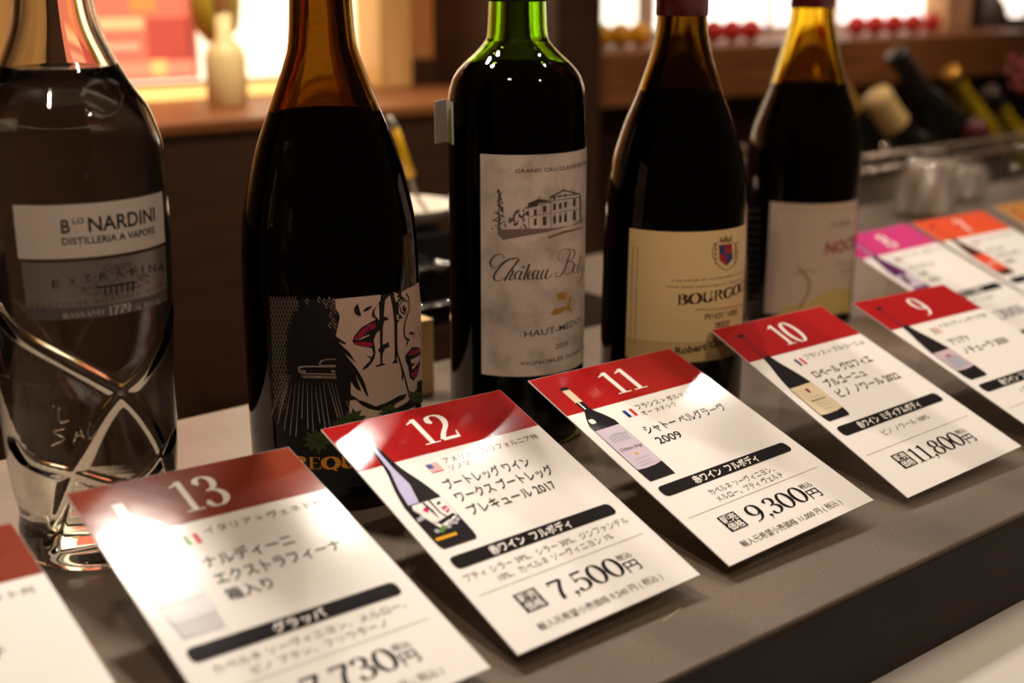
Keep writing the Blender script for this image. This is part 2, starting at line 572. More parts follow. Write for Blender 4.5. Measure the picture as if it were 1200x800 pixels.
def body_outline(kind):
    """half outline of a bottle print: (half width, y)"""
    if kind == 'bordeaux':
        return [(2.1, 11), (2.3, 14), (2.3, 27), (2.6, 31), (5.5, 36), (7.8, 41), (8.3, 46), (8.3, 82), (7.2, 86)]
    if kind == 'clear':
        return [(2.4, 12), (2.4, 27), (3.4, 36), (6.5, 46), (9.0, 55), (9.5, 60), (8.4, 83), (8.0, 86)]
    return [(2.1, 9), (2.3, 13), (2.6, 26), (4.0, 36), (7.0, 46), (9.2, 56), (9.6, 62), (9.6, 81), (8.2, 85.5)]


def bottle_print(art, kind, cx, body, cap=None, label=None, lab=(58, 78), shine=None):
    o = body_outline(kind)
    sk = 0.0
    pts = [(cx - w_, y) for w_, y in o] + [(cx + w_, y) for w_, y in reversed(o)]
    # smooth the flanks a little
    L_ = catmull([(cx - w_, y) for w_, y in o], 4); R_ = [(2 * cx - x, y) for x, y in reversed(L_)]
    art.poly(L_ + R_, body, 3)
    if cap:
        w0 = o[0][0]
        art.rect(cx - w0 - .25, o[0][1], cx + w0 + .25, 24 if kind != 'burgundy' else 30, cap, 4)
        art.rect(cx - w0 - .45, o[0][1], cx + w0 + .45, o[0][1] + 2.5, K, 5)
    if shine:
        art.poly([(cx - .6, 16), (cx + .6, 16), (cx + .4, 34), (cx + 1.2, 46), (cx - 1.8, 57.5), (cx - 7.2, 57.5), (cx - 5.6, 48), (cx - 2.2, 36)], shine, 4)
    if label:
        hw = 9.4 if kind != 'bordeaux' else 8.15
        art.poly([(cx - hw, lab[0]), (cx + hw, lab[0] - .4), (cx + hw, lab[1] - .8), (cx + hw * .4, lab[1] + .3), (cx - hw * .4, lab[1] + .5), (cx - hw, lab[1])], label, 5)


def flag_art(art, kind, x=30.3, y=37.6, w_=6.3, h=5.6):
    if kind == 'us':
        for i in range(9):
            art.rect(x, y + h * i / 9, x + w_, y + h * (i + 1) / 9, ink('flag_red', (205, 60, 60)) if i % 2 == 0 else WH, 3)
        art.rect(x, y, x + w_ * .45, y + h * .55, ink('flag_blue', (50, 70, 150)), 4)
        for i in range(3):
            for j in range(3):
                art.disc(x + .5 + j * .9, y + .5 + i * 1.0, .16, WH, 5, n=6)
    else:
        cs = {'fr': (ink('flag_navy', (30, 40, 120)), WH, ink('flag_scarlet', (205, 40, 50))), 'it': (ink('flag_green', (90, 150, 50)), WH, ink('flag_scarlet', (205, 40, 50)))}[kind]
        for i in range(3):
            art.rect(x + w_ * i / 3, y, x + w_ * (i + 1) / 3, y + h, cs[i], 3)


def make_card(num, x, y, a, px, head, headname, origin, title, pill, grapes, price, foot, flagk, bottle, label, stand):
    C = [nudge(P, q) for P, q in zip(card_corners(x, y, a), px)]
    S = card_surface(C)
    t = thing('price_card', label, 'card', (C[3] + C[2]) / 2, 'numbered wine price cards on the counter')
    # sheet of real thickness
    bm = bmesh.new()
    gx = [i * 10 for i in range(11)]; gy = [0] + [i * 10 for i in range(1, 15)] + [144]
    top = [[bm.verts.new(S(u, v, 0)) for u in gx] for v in gy]
    bot = [[bm.verts.new(S(u, v, -0.0006)) for u in gx] for v in gy]
    for i in range(len(gy) - 1):
        for j in range(10):
            bm.faces.new((top[i][j], top[i + 1][j], top[i + 1][j + 1], top[i][j + 1]))
            bm.faces.new((bot[i][j], bot[i][j + 1], bot[i + 1][j + 1], bot[i + 1][j]))
    ny = len(gy) - 1
    for i in range(ny):
        bm.faces.new((top[i][0], bot[i][0], bot[i + 1][0], top[i + 1][0])); bm.faces.new((top[i][10], top[i + 1][10], bot[i + 1][10], bot[i][10]))
    for j in range(10):
        bm.faces.new((top[0][j], top[0][j + 1], bot[0][j + 1], bot[0][j])); bm.faces.new((top[ny][j], bot[ny][j], bot[ny][j + 1], top[ny][j + 1]))
    bm_obj('card_sheet', bm, M_PAPER, t)
    cell = (10, 10)
    A = Art(); A.rect(0.15, 0.15, 99.85, 31, head, 1)
    hb = setp(lay('header_band', A, S, t, cell), label=headname + ' header band')
    A = Art()
    nx0, nx1 = (37.5, 60.0) if len(num) == 2 else (44.5, 56.5)
    serif(A, num, nx0, nx1, 25.5, 18.5, WH, 3, ysign=-1, thick=.15, thin=.04)
    lay('card_number', A, S, hb)
    A = Art(); flag_art(A, flagk); lay('flag', A, S, t)
    # bottle print
    A = Art()
    bottle(A)
    lay('bottle_picture', A, S, t, cell)
    A = Art()
    for i, (s, x0, x1, yb, h) in enumerate(origin):
        put_text(A, s, x0, x1, yb, h, K if i == 0 else GREY, 3, ysign=-1)
    lay('origin_text', A, S, t)
    A = Art()
    for (s, x0, x1, yb, h) in title:
        put_text(A, s, x0, x1, yb, h, K, 3, bold=0.014, ysign=-1)
    lay('title_text', A, S, t)
    A = Art()
    A.pill(5.2, 90.3, 93.2, 97.6, 2.6, K, 3)
    s, x0, x1 = pill
    put_text(A, s, x0, x1, 96.1, 4.0, WH, 4, bold=0.025, ysign=-1)
    lay('body_band', A, S, t, cell)
    A = Art()
    for (s, x0, x1, yb, h) in grapes:
        put_text(A, s, x0, x1, yb, h, GREY, 3, ysign=-1)
    A.rect(4.5, 112.8, 94, 113.05, RULE, 3)
    lay('grape_text', A, S, t, (10, 10))
    A = Art()
    A.rect(17.0, 118.4, 28.0, 128.8, K, 3)
    for s, yb in (('販売', 123.0), ('価格', 127.9)):
        put_text(A, s, 17.9, 27.1, yb, 3.5, WH, 4, bold=0.015, ysign=-1)
    lay('price_badge', A, S, t, (10, 10))
    A = Art()
    s, x0, x1 = price
    serif(A, s, x0, x1, 129.0, 10.4, K, 3, ysign=-1, thick=.14, thin=.045)
    put_text(A, '円', x1 + .6, x1 + 8.0, 129.2, 5.2, K, 3, bold=0.006, ysign=-1)
    put_text(A, '税込', x1 + .6, x1 + 8.4, 122.0, 2.8, K, 3, ysign=-1)
    lay('price_text', A, S, t)
    if foot:
        A = Art(); s, x0, x1 = foot
        put_text(A, s, x0, x1, 138.4, 3.2, GREY, 3, ysign=-1)
        lay('retail_price_text', A, S, t)
    # clear acrylic stand that carries the card
    R = (C[2] - C[3]).normalized()
    B = Vector((-R.y, R.x, 0)).normalized()
    base = C[3] + R * 0.018
    base.z = 0
    st = thing('card_stand', 'clear acrylic stand ' + stand, 'stand', base, 'clear stands under the price cards')
    wid = 0.064

    def slab(name, a0, a1, th):
        """a plate between two (back, z) points, th thick"""
        bm = bmesh.new()
        d = Vector((a1[0] - a0[0], a1[1] - a0[1])).normalized()
        nn = Vector((-d.y, d.x)) * th
        q = [a0, a1, (a1[0] + nn.x, a1[1] + nn.y), (a0[0] + nn.x, a0[1] + nn.y)]
        e = []
        for s in (0, wid):
            e.append([bm.verts.new(base + R * s + B * b + Vector((0, 0, z))) for b, z in q])
        for i in range(4):
            j = (i + 1) % 4
            bm.faces.new((e[0][i], e[0][j], e[1][j], e[1][i]))
        bm.faces.new(e[0][::-1]); bm.faces.new(e[1])
        return bm_obj(name, bm, M_ACRYL, st)
    sl = math.tan(CT)
    slab('base_plate', (0.004, 0.0), (0.098, 0.0), 0.0015)
    slab('sloped_plate', (0.004, 0.0016 + 0.0005), (0.094, 0.0021 + 0.090 * sl - 0.0035), 0.0015)
    slab('upright_plate', (0.0965, 0.0016), (0.0965, 0.0021 + 0.090 * sl - 0.003), 0.0015)
    return t


LAV = ink('shine_lavender', (190, 185, 220)); DARKB = ink('bottle_dark', (30, 24, 26)); CREAM = ink('bottle_cream', (222, 205, 170)); PINKL = ink('bottle_label_lilac', (205, 190, 205))
REDCAP = ink('capsule_red', (150, 20, 35)); PALE = ink('bottle_clear', (205, 200, 200)); LBLUE = ink('silver_blue', (170, 168, 180)); PLUM = ink('plum', (70, 30, 60))


def bp12(A):
    bottle_print(A, 'burgundy', 15.3, DARKB, shine=LAV)
    cx = 15.3
    A.poly([(cx - 9.4, 58.2), (cx + 9.4, 57.8), (cx + 9.4, 77), (cx + 3, 78.5), (cx - 9.4, 78)], DARKB, 5)
    A.poly([(cx - 6, 58.3), (cx + 9.3, 58), (cx + 9.3, 70), (cx + 6, 72), (cx + 2, 74), (cx - 1, 76), (cx - 3, 73), (cx - 1, 69), (cx - 4, 63), (cx - 7, 61)], WH, 6)
    A.poly([(cx - 9, 66), (cx - 4, 64.5), (cx - 3.4, 66), (cx - 6, 67.5), (cx - 9, 68)], LBLUE, 6)
    for q in ([(cx - 1, 58.4), (cx, 58.4), (cx + 1, 64), (cx + .4, 70), (cx - .4, 64)], [(cx + 2.4, 58), (cx + 3.4, 58), (cx + 3.2, 66), (cx + 5.4, 71.5), (cx + 4.6, 72), (cx + 2.4, 66)],
              [(cx + 4.6, 61), (cx + 6.6, 60), (cx + 7, 61.4), (cx + 5, 62.2)], [(cx - 2, 71), (cx + 8, 68.5), (cx + 8.6, 70), (cx - 1, 73)]):
        A.poly(q, K, 7)
    MG = ink('lip_pink', (190, 30, 100))
    A.poly([(cx - 3.4, 62.6), (cx - 1.2, 61), (cx - .4, 62.6), (cx - 2, 65)], MG, 8)
    A.poly([(cx + 5, 64), (cx + 8, 63.4), (cx + 8, 66.4), (cx + 5.8, 68)], MG, 8); A.poly([(cx + 5.8, 65.4), (cx + 7.6, 64.8), (cx + 7.2, 66), (cx + 6, 66.4)], WH, 9)
    for i in range(7):
        A.disc(cx - 5 + i * 2.1, 75.5 - .5 * i + (i % 2), 1.2, ink('leaf_green', (90, 140, 50)) if i in (1, 2) else LBLUE, 8, n=8)
    A.rect(cx - 8.6, 79, cx + 2, 80.6, ink('title_gold', (225, 165, 40)), 8)


def bp11(A):
    bottle_print(A, 'bordeaux', 13.6, DARKB, cap=CREAM, label=PINKL, lab=(46, 77))
    cx = 13.6
    A.pill(cx - 6, 37.5, cx - 2.6, 41, 1, WH, 6)
    A.rect(cx - 1.2, 24.5, cx - .4, 30, WH, 6)
    put_text(A, 'Château Belgr', cx - 6.8, cx + 7.6, 63.5, 2.2, GREY, 7, ysign=-1, slant=.3)
    for i in range(6): A.rect(cx - 5 + i * 1.9, 52.6 + (i % 2) * .5, cx - 3.9 + i * 1.9, 57, LBLUE, 6)
    A.poly([(cx - 6, 52.6), (cx, 50.6), (cx + 7, 51.8), (cx + 7, 52.6)], LBLUE, 6)
    A.disc(cx, 67.2, 1.1, ink('title_gold', (225, 165, 40)), 6)
    for yy in (70.4, 73, 75): A.rect(cx - 4.5, yy, cx + 4.8, yy + .5, LBLUE, 6)


def bp10(A):
    bottle_print(A, 'burgundy', 14.8, DARKB, cap=REDCAP, label=CREAM, lab=(57, 80))
    cx = 14.8
    A.poly([(cx - .6, 60), (cx + 1.6, 60), (cx + 1.4, 63), (cx + .5, 64), (cx - .5, 63)], REDCAP, 6)
    put_text(A, 'BOURGOGNE', cx - 5, cx + 6.4, 70.2, 1.5, K, 6, ysign=-1)
    for yy in (66.6, 72, 74, 77): A.rect(cx - 4, yy, cx + 5, yy + .35, LBLUE, 6)


def bp9(A):
    bottle_print(A, 'burgundy', 14.8, PLUM if False else DARKB, cap=REDCAP, label=ink('bottle_label_rose', (205, 180, 185)), lab=(58, 76))
    A.poly([(8, 66), (12, 62), (17, 66), (21, 64), (23, 74), (8, 75)], LBLUE, 6)
    A.disc(15, 63, 1.5, ink('lip_pink', (190, 30, 100)), 7)


def bp13(A):
    bottle_print(A, 'clear', 15.6, PALE, label=ink('silver_label', (226, 222, 222)), lab=(60, 78))
    A.ribbon([(15.6 - w_, y) for w_, y in body_outline('clear')], .5, LBLUE, 5)
    A.rect(7.2, 69, 24, 69.4, LBLUE, 7)


def bp8(A):
    bottle_print(A, 'burgundy', 14.8, ink('plum_bottle', (95, 40, 95)), cap=ink('plum_cap', (170, 120, 160)), label=PINKL, lab=(58, 74))
    A.poly([(9, 60), (16, 58.5), (13, 68), (8, 70)], PLUM, 6)


def bp7(A):
    bottle_print(A, 'burgundy', 14.8, ink('brown_bottle', (80, 40, 25)), cap=ink('rust_cap', (200, 90, 55)), label=ORG, lab=(56, 78))
    A.rect(9, 68, 20, 69.5, WH, 6)


O_ = lambda a, b=None, e=93.5: [(a, 39.8, e, 39.6, 3.3)] + ([(b[0], 39.2, b[1], 44.6, 3.2)] if b else [])

CARDS = [
    dict(num='13', stand='under the glare-struck brown-headed card by the clear bottle', x=.1705, y=.3398, a=.0068, px=((76, 578), (338, 523.6), (575, 782), None), head=BROWN, headname='brown',
         origin=O_('イタリア > ヴェネト州'), title=[('ナルディーニ', 31, 70, 56.5, 5.2), ('エクストラフィーナ', 31, 86, 66, 5.2), ('箱入り', 31, 50, 75, 5.0)],
         pill=('グラッパ', 38, 60), grapes=[('カベルネ ソーヴィニヨン、メルロー、', 10, 90, 104.3, 3.1), ('ピノ ブラン、フリウラーノ', 22, 78, 109.8, 3.1)],
         price=('7,730', 33, 71.5), foot=('輸入元希望小売価格 8,800 円 ( 税込 )', 16, 83), flagk='it', bottle=bp13, label='price card numbered 13 with brown header and glare, standing in front of the clear bottle'),
    dict(num='12', stand='under the card with the comic-label bottle picture', x=.2859, y=.3428, a=-.004, px=((376, 503), (586, 456.5), (820.5, 673), (607, 767)), head=RED, headname='red',
         origin=O_('アメリカ > カリフォルニア州', ('ソノマ', 51)), title=[('ブートレッグ ワイン', 30.5, 77.5, 54.8, 5.2), ('ワークス ブートレッグ', 30.5, 84.5, 63.6, 5.2), ('プレキュール 2017', 30.5, 78.5, 72.6, 5.2)],
         pill=('赤ワイン  フルボディ', 24, 68), grapes=[('プティ シラー 59%、シラー 30%、ジンファンデル', 4.5, 94, 104.5, 3.3), ('10%、カベルネ ソーヴィニヨン 1%', 18, 80, 109.8, 3.3)],
         price=('7,500', 33, 71.5), foot=('輸入元希望小売価格 9,240 円 ( 税込 )', 16, 83), flagk='us', bottle=bp12, label='price card numbered 12 with red header, American flag and comic-label bottle picture'),
    dict(num='11', stand='under the card with the pale-label Bordeaux picture', x=.4056, y=.3433, a=.0015, px=((619, 446), (785, 408), (1024, 585.6), (855, 663)), head=RED, headname='red',
         origin=O_('フランス > ボルドー', ('オー メドック', 63), 78), title=[('シャトー ベルグラーヴ', 30.5, 87, 57.2, 5.2), ('2009', 30.5, 46.6, 66, 5.2)],
         pill=('赤ワイン  フルボディ', 26, 70), grapes=[('カベルネ ソーヴィニヨン、', 27, 71, 105.5, 3.3), ('メルロー、プティ ヴェルド', 27, 72, 110.6, 3.3)],
         price=('9,300', 33, 71.5), foot=('輸入元希望小売価格 11,000 円 ( 税込 )', 15, 83), flagk='fr', bottle=bp11, label='price card numbered 11 with red header, French flag and pale-label Bordeaux bottle picture'),
    dict(num='10', stand='under the card with the cream-label Burgundy picture', x=.5344, y=.3425, a=-.0071, px=((833, 386.5), (962, 358.5), (1197, 522.6), (1064, 583)), head=RED, headname='red',
         origin=O_('フランス > ブルゴーニュ'), title=[('ロベール グロフィエ', 31, 83, 54.8, 5.2), ('ブルゴーニュ', 31, 66, 63.6, 5.2), ('ピノ ノワール 2022', 31, 86, 72.6, 5.2)],
         pill=('赤ワイン  ミディアムボディ', 20, 74), grapes=[('ピノ ノワール 100%', 29, 69, 105.5, 3.4)],
         price=('11,800', 28.8, 71.5), foot=None, flagk='fr', bottle=bp10, label='price card numbered 10 with red header below the cream-labelled Burgundy bottle'),
    dict(num='9', stand='under the red-headed card at the right edge', x=.6539, y=.3349, a=.0046, px=((998.5, 355), (1105, 333), None, None), head=DRED, headname='deep red',
         origin=O_('イタリア > シチリア州'), title=[('アリアナ', 31, 52, 55.5, 5.2), ('ノチェーラ 2020', 31, 79, 65.5, 5.2)],
         pill=('赤ワイン  フルボディ', 24, 68), grapes=[('ノチェーラ 100%', 29, 69, 105.5, 3.4)],
         price=('8,250', 33, 71.5), foot=None, flagk='it', bottle=bp9, label='price card numbered 9 with deep red header, overlapping the magenta-headed card'),
    dict(num='8', stand='under the magenta-headed card', x=.811, y=.470, a=0, px=(None, (1061.6, 262), None, None), head=MAG, headname='magenta pink',
         origin=O_('フランス > ロワール'), title=[('ピノ ノワール', 31, 62, 55.5, 4.6), ('ロゼ', 31, 42, 64.5, 4.6), ('2021', 31, 45, 73, 4.6)],
         pill=('ロゼワイン  辛口', 26, 68), grapes=[('ピノ ノワール 100%', 29, 69, 105.5, 3.4)],
         price=('3,300', 33, 71.5), foot=None, flagk='fr', bottle=bp8, label='price card numbered 8 with magenta pink header in the farther row'),
    dict(num='7', stand='under the orange-headed card', x=.914, y=.470, a=0, px=((1068, 261), (1150, 247), None, None), head=ORG, headname='orange',
         origin=O_('フランス > アルザス'), title=[('オレンジ', 31, 55, 55.5, 4.4), ('マセラシオン', 31, 68, 64.5, 4.4), ('2022', 31, 45, 73, 4.4)],
         pill=('オレンジワイン  辛口', 26, 70), grapes=[('ピノ グリ 100%', 29, 69, 105.5, 3.4)],
         price=('4,400', 33, 71.5), foot=None, flagk='fr', bottle=bp7, label='price card numbered 7 with orange header, farthest readable card of the back row'),
    dict(num='14', stand='under the card cut off by the left edge', x=.0500, y=.340, a=0, px=(None, (14, 612), None, None), head=BROWN, headname='brown',
         origin=O_('イタリア > ヴェネト州'), title=[('ナルディーニ', 31, 70, 56.5, 5.2), ('アクアヴィーテ', 31, 74, 66, 5.2)],
         pill=('グラッパ', 38, 60), grapes=[('モスカート', 30, 60, 105, 3.1)],
         price=('6,600', 33, 71.5), foot=None, flagk='it', bottle=bp13, label='blank-looking white card with brown header cut off by the left edge, left of card 13'),
]
for c in CARDS: make_card(**c)
C6 = dict(num='6', stand='under the tan-headed card at the far right', x=1.034, y=.470, a=0, px=(None, None, None, None), head=mat('print_card_gold', (190, 130, 60), rough=.42, coat=.7, coat_rough=.13), headname='tan',
          origin=O_('フランス > シャンパーニュ'), title=[('ブリュット', 31, 62, 55.5, 4.4)], pill=('スパークリング  辛口', 26, 70), grapes=[('シャルドネ 100%', 29, 69, 105.5, 3.4)],
          price=('7,700', 33, 71.5), foot=None, flagk='fr', bottle=bp7, label='price card with tan header cut off by the right edge, beyond card 7')
make_card(**C6)


# ------------------------------------------------------------------ bottles
def interp(prof, z):
    if z <= prof[0][0]: return prof[0][1]
    for (z0, r0), (z1, r1) in zip(prof, prof[1:]):
        if z <= z1: return r0 + (r1 - r0) * (z - z0) / max(z1 - z0, 1e-9)
    return prof[-1][1]


def smooth_prof(P, n=5):
    out = catmull(P, n)
    return [(z, max(r, 0.0)) for z, r in out]


class Bottle:
    """a bottle standing at (bx, by); prof is the outer outline [(z, r)] from the base edge to the rim"""

    def __init__(self, name, label, x, y, prof, glass, wall=0.003, level=None, base=0.005, wine=None, rfun=None, n=96, zs=None):
        self.x, self.y = x, y
        self.root = thing(name, label, 'bottle', (x, y, 0))
        self.prof = smooth_prof(prof)
        top = self.prof[-1][0]
        outer = [(0.004, 0.0), (0.0035, prof[0][1] * .45), (0.0, prof[0][1] * .82)] + self.prof
        if zs:
            zz = [self.prof[0][0] + (zs - self.prof[0][0]) * i / 150 for i in range(150)]
            outer = outer[:3] + [(z, interp(self.prof, z)) for z in zz] + [(z, r) for z, r in self.prof if z > zs]
        inner = [(z, r - wall) for z, r in self.prof if z > base]
        inner = [(base + 0.006, 0.0), (base + 0.004, inner[0][1] * .5), (base, inner[0][1] * .9)] + [(z + .0, r) for z, r in inner if z > base + .003]
        bm = lathe_bm(outer + inner[::-1], n, (x, y, 0), rfun=rfun)
        self.glass = bm_obj('glass', bm, glass, self.root, smooth=True)
        # what is inside
        lp = [(z, r + 0.0002) for z, r in inner if z < level and r > 0]
        rl = interp(self.prof, level) - wall + 0.0002
        lp = [(base + 0.0058, 0.0)] + [(base + .0038, inner[1][1])] + lp[1:] + [(level, rl), (level - 0.0006, rl * .9), (level - 0.0008, 0.0)]
        self.liquid = bm_obj('wine' if wine is M_WINE else 'spirit', lathe_bm(lp, n, (x, y, 0)), wine, self.root, smooth=True)
        to = CAM_O - Vector((x, y, 0))
        self.th0 = math.atan2(to.y, to.x)
        self.R0 = interp(self.prof, 0.1)

    def surf(self, s, z, off=0.0):
        """s, z in mm; s runs to the right as seen by the camera"""
        th = self.th0 + s / 1000 / self.R0
        r = interp(self.prof, z / 1000) + 0.00012 + off
        return Vector((self.x + r * math.cos(th), self.y + r * math.sin(th), z / 1000))

    def uv(self, px, py):
        """where the line of sight of a photo pixel meets the bottle: (s, z) in mm"""
        v = pdir(px, py)
        R = self.R0
        for _ in range(4):
            ox, oy = -self.x, -self.y
            a = v.x ** 2 + v.y ** 2; b = 2 * (ox * v.x + oy * v.y); c_ = ox * ox + oy * oy - R * R
            D = b * b - 4 * a * c_
            t = (-b - math.sqrt(max(D, 0))) / (2 * a)
            P = CAM_O + v * t
            R = interp(self.prof, P.z)
        th = math.atan2(P.y - self.y, P.x - self.x) - self.th0
        th = (th + PI) % (2 * PI) - PI
        return (th * self.R0 * 1000, P.z * 1000)

    def text(self, art, body, p0, p1, hpx, m, layer=2, kind='sans', bold=0.0, slant=0.0, thick=.15, thin=.035, frac=1.0):
        """p0, p1: where the writing starts and where the fraction frac of it ends"""
        s0, z0 = self.uv(*p0); s1, z1 = self.uv(*p1)
        s1 = s0 + (s1 - s0) / frac; z1 = z0 + (z1 - z0) / frac
        _, zt = self.uv(p0[0], p0[1] - hpx)
        h = zt - z0
        g = Art()
        if kind == 'serif': serif(g, body, s0, s1, 0, h, m, layer, thick=thick, thin=thin)
        else: put_text(g, body, s0, s1, 0, h, m, layer, bold=bold, slant=slant)
        g.map(lambda p: (p[0], p[1] + z0 + (z1 - z0) * (p[0] - s0) / (s1 - s0)))
        art.items += g.items

    def trace(self, art, pts, m, layer=2, closed=True, width=None, curve=False, k=1.0, off=(0, 0)):
        """polygon (or, with width in px, a stroke) drawn through photo pixels"""
        if curve: pts = catmull(pts, 4, closed and width is None)
        P = [((x * k + off[0]), (y * k + off[1])) for x, y in pts]
        if width is None:
            Q = []
            for i in range(len(P)):
                a, b = P[i], P[(i + 1) % len(P)]
                nn = max(1, int(math.hypot(b[0] - a[0], b[1] - a[1]) / 9))
                Q += [(a[0] + (b[0] - a[0]) * j / nn, a[1] + (b[1] - a[1]) * j / nn) for j in range(nn)]
            art.poly([self.uv(*q) for q in Q], m, layer)
        else:
            Q = []
            for a, b in zip(P, P[1:]):
                nn = max(1, int(math.hypot(b[0] - a[0], b[1] - a[1]) / 9))
                Q += [(a[0] + (b[0] - a[0]) * j / nn, a[1] + (b[1] - a[1]) * j / nn) for j in range(nn)]
            Q.append(P[-1])
            U = [self.uv(*q) for q in Q]
            sc_ = 0.62 if not callable(width) else 1
            mm = self.mmpx
            art.ribbon(U, (lambda dx, dy, t: width(dx, dy, t) * mm) if callable(width) else width * mm, m, layer)

    def put(self, name, art):
        """a label sheet is a part of the bottle; what is printed on it is a sub-part of the sheet"""
        sheet = name.endswith('_sheet') or name in ('front_label', 'silver_label', 'slate_label', 'back_label')
        o = lay(name, art, self.surf, self.root if sheet or not getattr(self, 'sheet', None) else self.sheet, (2.5, 12))
        if sheet: self.sheet = o
        return o


def band(art, s0, z0, s1, z1, m, layer):
    art.rect(s0, z0, s1, z1, m, layer)


# --- clear spirit bottle with crossing cuts
prof1 = [(0.0, .0305), (0.004, .0342), (0.012, .0350), (0.0211, .0340), (0.0315, .0357), (0.0479, .0372), (0.075, .0380), (0.0957, .0389), (0.1151, .0395), (0.1341, .0402), (0.1527, .0406), (0.171, .0405), (0.1801, .0400),
         (0.1891, .0378), (0.198, .0345), (0.2068, .0288), (0.2155, .0241), (0.2287, .0187), (0.2413, .0163), (0.26, .0150), (0.285, .0145), (0.295, .0165), (0.30, .0160)]


class _Pre:  # a bare shape used to measure where the cuts run before the bottle is built
    pass


pre = _Pre(); pre.x, pre.y, pre.prof = .2134, .5544, smooth_prof(prof1)
pre.R0 = interp(pre.prof, .1)
pre.th0 = math.atan2(-pre.y, -pre.x)
cuts = []
for L_ in ([(-4, 366), (8, 380), (30, 400), (80, 427), (120, 448), (144, 462), (165, 482), (183, 508), (194, 532), (203, 565)],
           [(203, 362), (196, 392), (182, 420), (165, 444), (144, 462), (120, 492), (100, 528), (84, 557), (70, 600), (60, 640)],
           [(14, 520), (28, 538), (50, 549), (84, 557), (120, 568), (150, 572), (176, 556), (194, 532), (204, 512)]):
    cv = [Bottle.uv(pre, *q) for q in catmull(L_, 6)]
    cuts.append([(s / 1000 / pre.R0, z / 1000) for s, z in cv])


def cut_depth(th, z):
    d = 1.0
    a = (th - pre.th0 + PI) % (2 * PI) - PI
    for flip in (0,):
        aa = a if not flip else ((PI - a + PI) % (2 * PI) - PI)
        for cv in cuts:
            for (a0, z0), (a1, z1) in zip(cv, cv[1:]):
                x0, y0 = a0 * .037, z0; x1, y1 = a1 * .037, z1
                px_, py_ = aa * .037, z
                dx, dy = x1 - x0, y1 - y0
                l2 = dx * dx + dy * dy + 1e-12
                t = max(0, min(1, ((px_ - x0) * dx + (py_ - y0) * dy) / l2))
                d = min(d, math.hypot(px_ - x0 - t * dx, py_ - y0 - t * dy))
    wdt = 0.0036
    return 0.0022 * max(0.0, min(1.0, 1.7 * (1 - d / wdt)))


_cc = {}


def rf1(th, z, r):
    if z < 0.0 or z > 0.118 or r < .0325 or (z > .02 and r < interp(pre.prof, z) - .0005): return r
    k = (round(th, 5), round(z, 6))
    if k not in _cc: _cc[k] = cut_depth(th, z)
    return r - _cc[k]


b1 = Bottle('spirit_bottle', 'clear glass spirit bottle with crossing diagonal cuts and white and silver labels, far left', .2134, .5544, prof1, M_GLASS, wall=.0034, level=.2145, base=.016, wine=M_SPIRIT, rfun=rf1, n=220, zs=.118)
b1.mmpx = 0.385
M_L1 = flat('warm_white', (222, 208, 196)); M_SILV = mat('label_silver', (178, 168, 162), rough=.35, metal=.75); M_SGREY = mat('label_slate', (105, 98, 98), rough=.45, metal=.3)
INKD = flat('ink_dark', (38, 30, 28)); INKG = flat('ink_grey', (90, 78, 72)); LIGHTI = flat('ink_light', (205, 195, 185))
sL, zT = b1.uv(15, 240); _, zB = b1.uv(25, 303); sR = 44
A = Art(); A.rect(sL, zB, sR, zT, M_L1, 1)
b1.text(A, 'B', (72, 273.5), (82.5, 272.3), 16.5, INKD, 2, bold=.02)
b1.text(A, 'LO', (85, 262.2), (98.5, 261), 6.5, INKD, 2, bold=.02)
b1.text(A, '.', (88.5, 271.5), (90.5, 271.3), 5, INKD, 2, bold=.02)
b1.text(A, 'NARDINI', (104, 271.4), (181, 258), 17.5, INKD, 2, bold=.016)
b1.text(A, 'DISTILLERIA A VAPORE', (73, 287), (181, 272.5), 8.5, INKD, 2, bold=.014)
b1.put('front_label', A)
_, zT2 = b1.uv(25, 307); _, zB2 = b1.uv(31, 360); _, zB3 = b1.uv(33, 374)
A = Art(); A.rect(sL + 1, zB2, sR, zT2, M_SILV, 1)
b1.text(A, 'Grappa', (120, 318.5), (153, 312), 9, INKG, 3, slant=.35)
for i, (ch, x_) in enumerate(zip('EXTRAFINA', (62, 81, 99, 117, 136, 153, 166, 174, 184.5))):
    yb = 337.5 - (x_ - 62) * .165
    b1.text(A, ch, (x_, yb), (x_ + (8 if ch != 'I' else 1.6), yb - 1.2), 9.5, INKD, 3)
b1.text(A, 'S E L E Z I O N E   B O R T O L O   N A R D I N I', (37, 359.5), (197, 331), 4.5, INKG, 3)
# small engraved view of a bridge inside an oval
random.seed(5)
cx_, cy_ = 134, 331
for i in range(210):
    a = random.uniform(0, 2 * PI); q = math.sqrt(random.random())
    x_ = cx_ + 40 * q * math.cos(a); y_ = cy_ + 15 * q * math.sin(a) - (x_ - cx_) * .14
    if random.random() < .5 or abs(q - 1) < .3:
        b1.trace(A, [(x_ - 2.6, y_ + .4), (x_ + 2.6, y_ - .4), (x_ + 2.4, y_ + .5)], INKG, 2)
for i in range(6):
    x_ = 122 + i * 6.5
    b1.trace(A, [(x_, 345 - i * .9), (x_ + 2.2, 344.6 - i * .9), (x_ + 2.2, 336 - i * .9), (x_, 336.4 - i * .9)], INKD, 3)
b1.trace(A, [(112, 338), (160, 331), (160, 329), (112, 336)], INKD, 3)
b1.put('silver_label', A)
A = Art(); A.rect(sL + 1, zB3, sR, zB2, M_SGREY, 1)
b1.text(A, 'BASSANO', (74, 373), (122, 367.5), 5.8, LIGHTI, 2, 'serif')
b1.text(A, '1779', (126.5, 369.5), (153.5, 364.5), 11, LIGHTI, 2, 'serif', thick=.18)
b1.text(A, 'AL PONTE', (157, 363.5), (188, 355.5), 6.5, LIGHTI, 2, 'serif')
b1.put('slate_label', A)
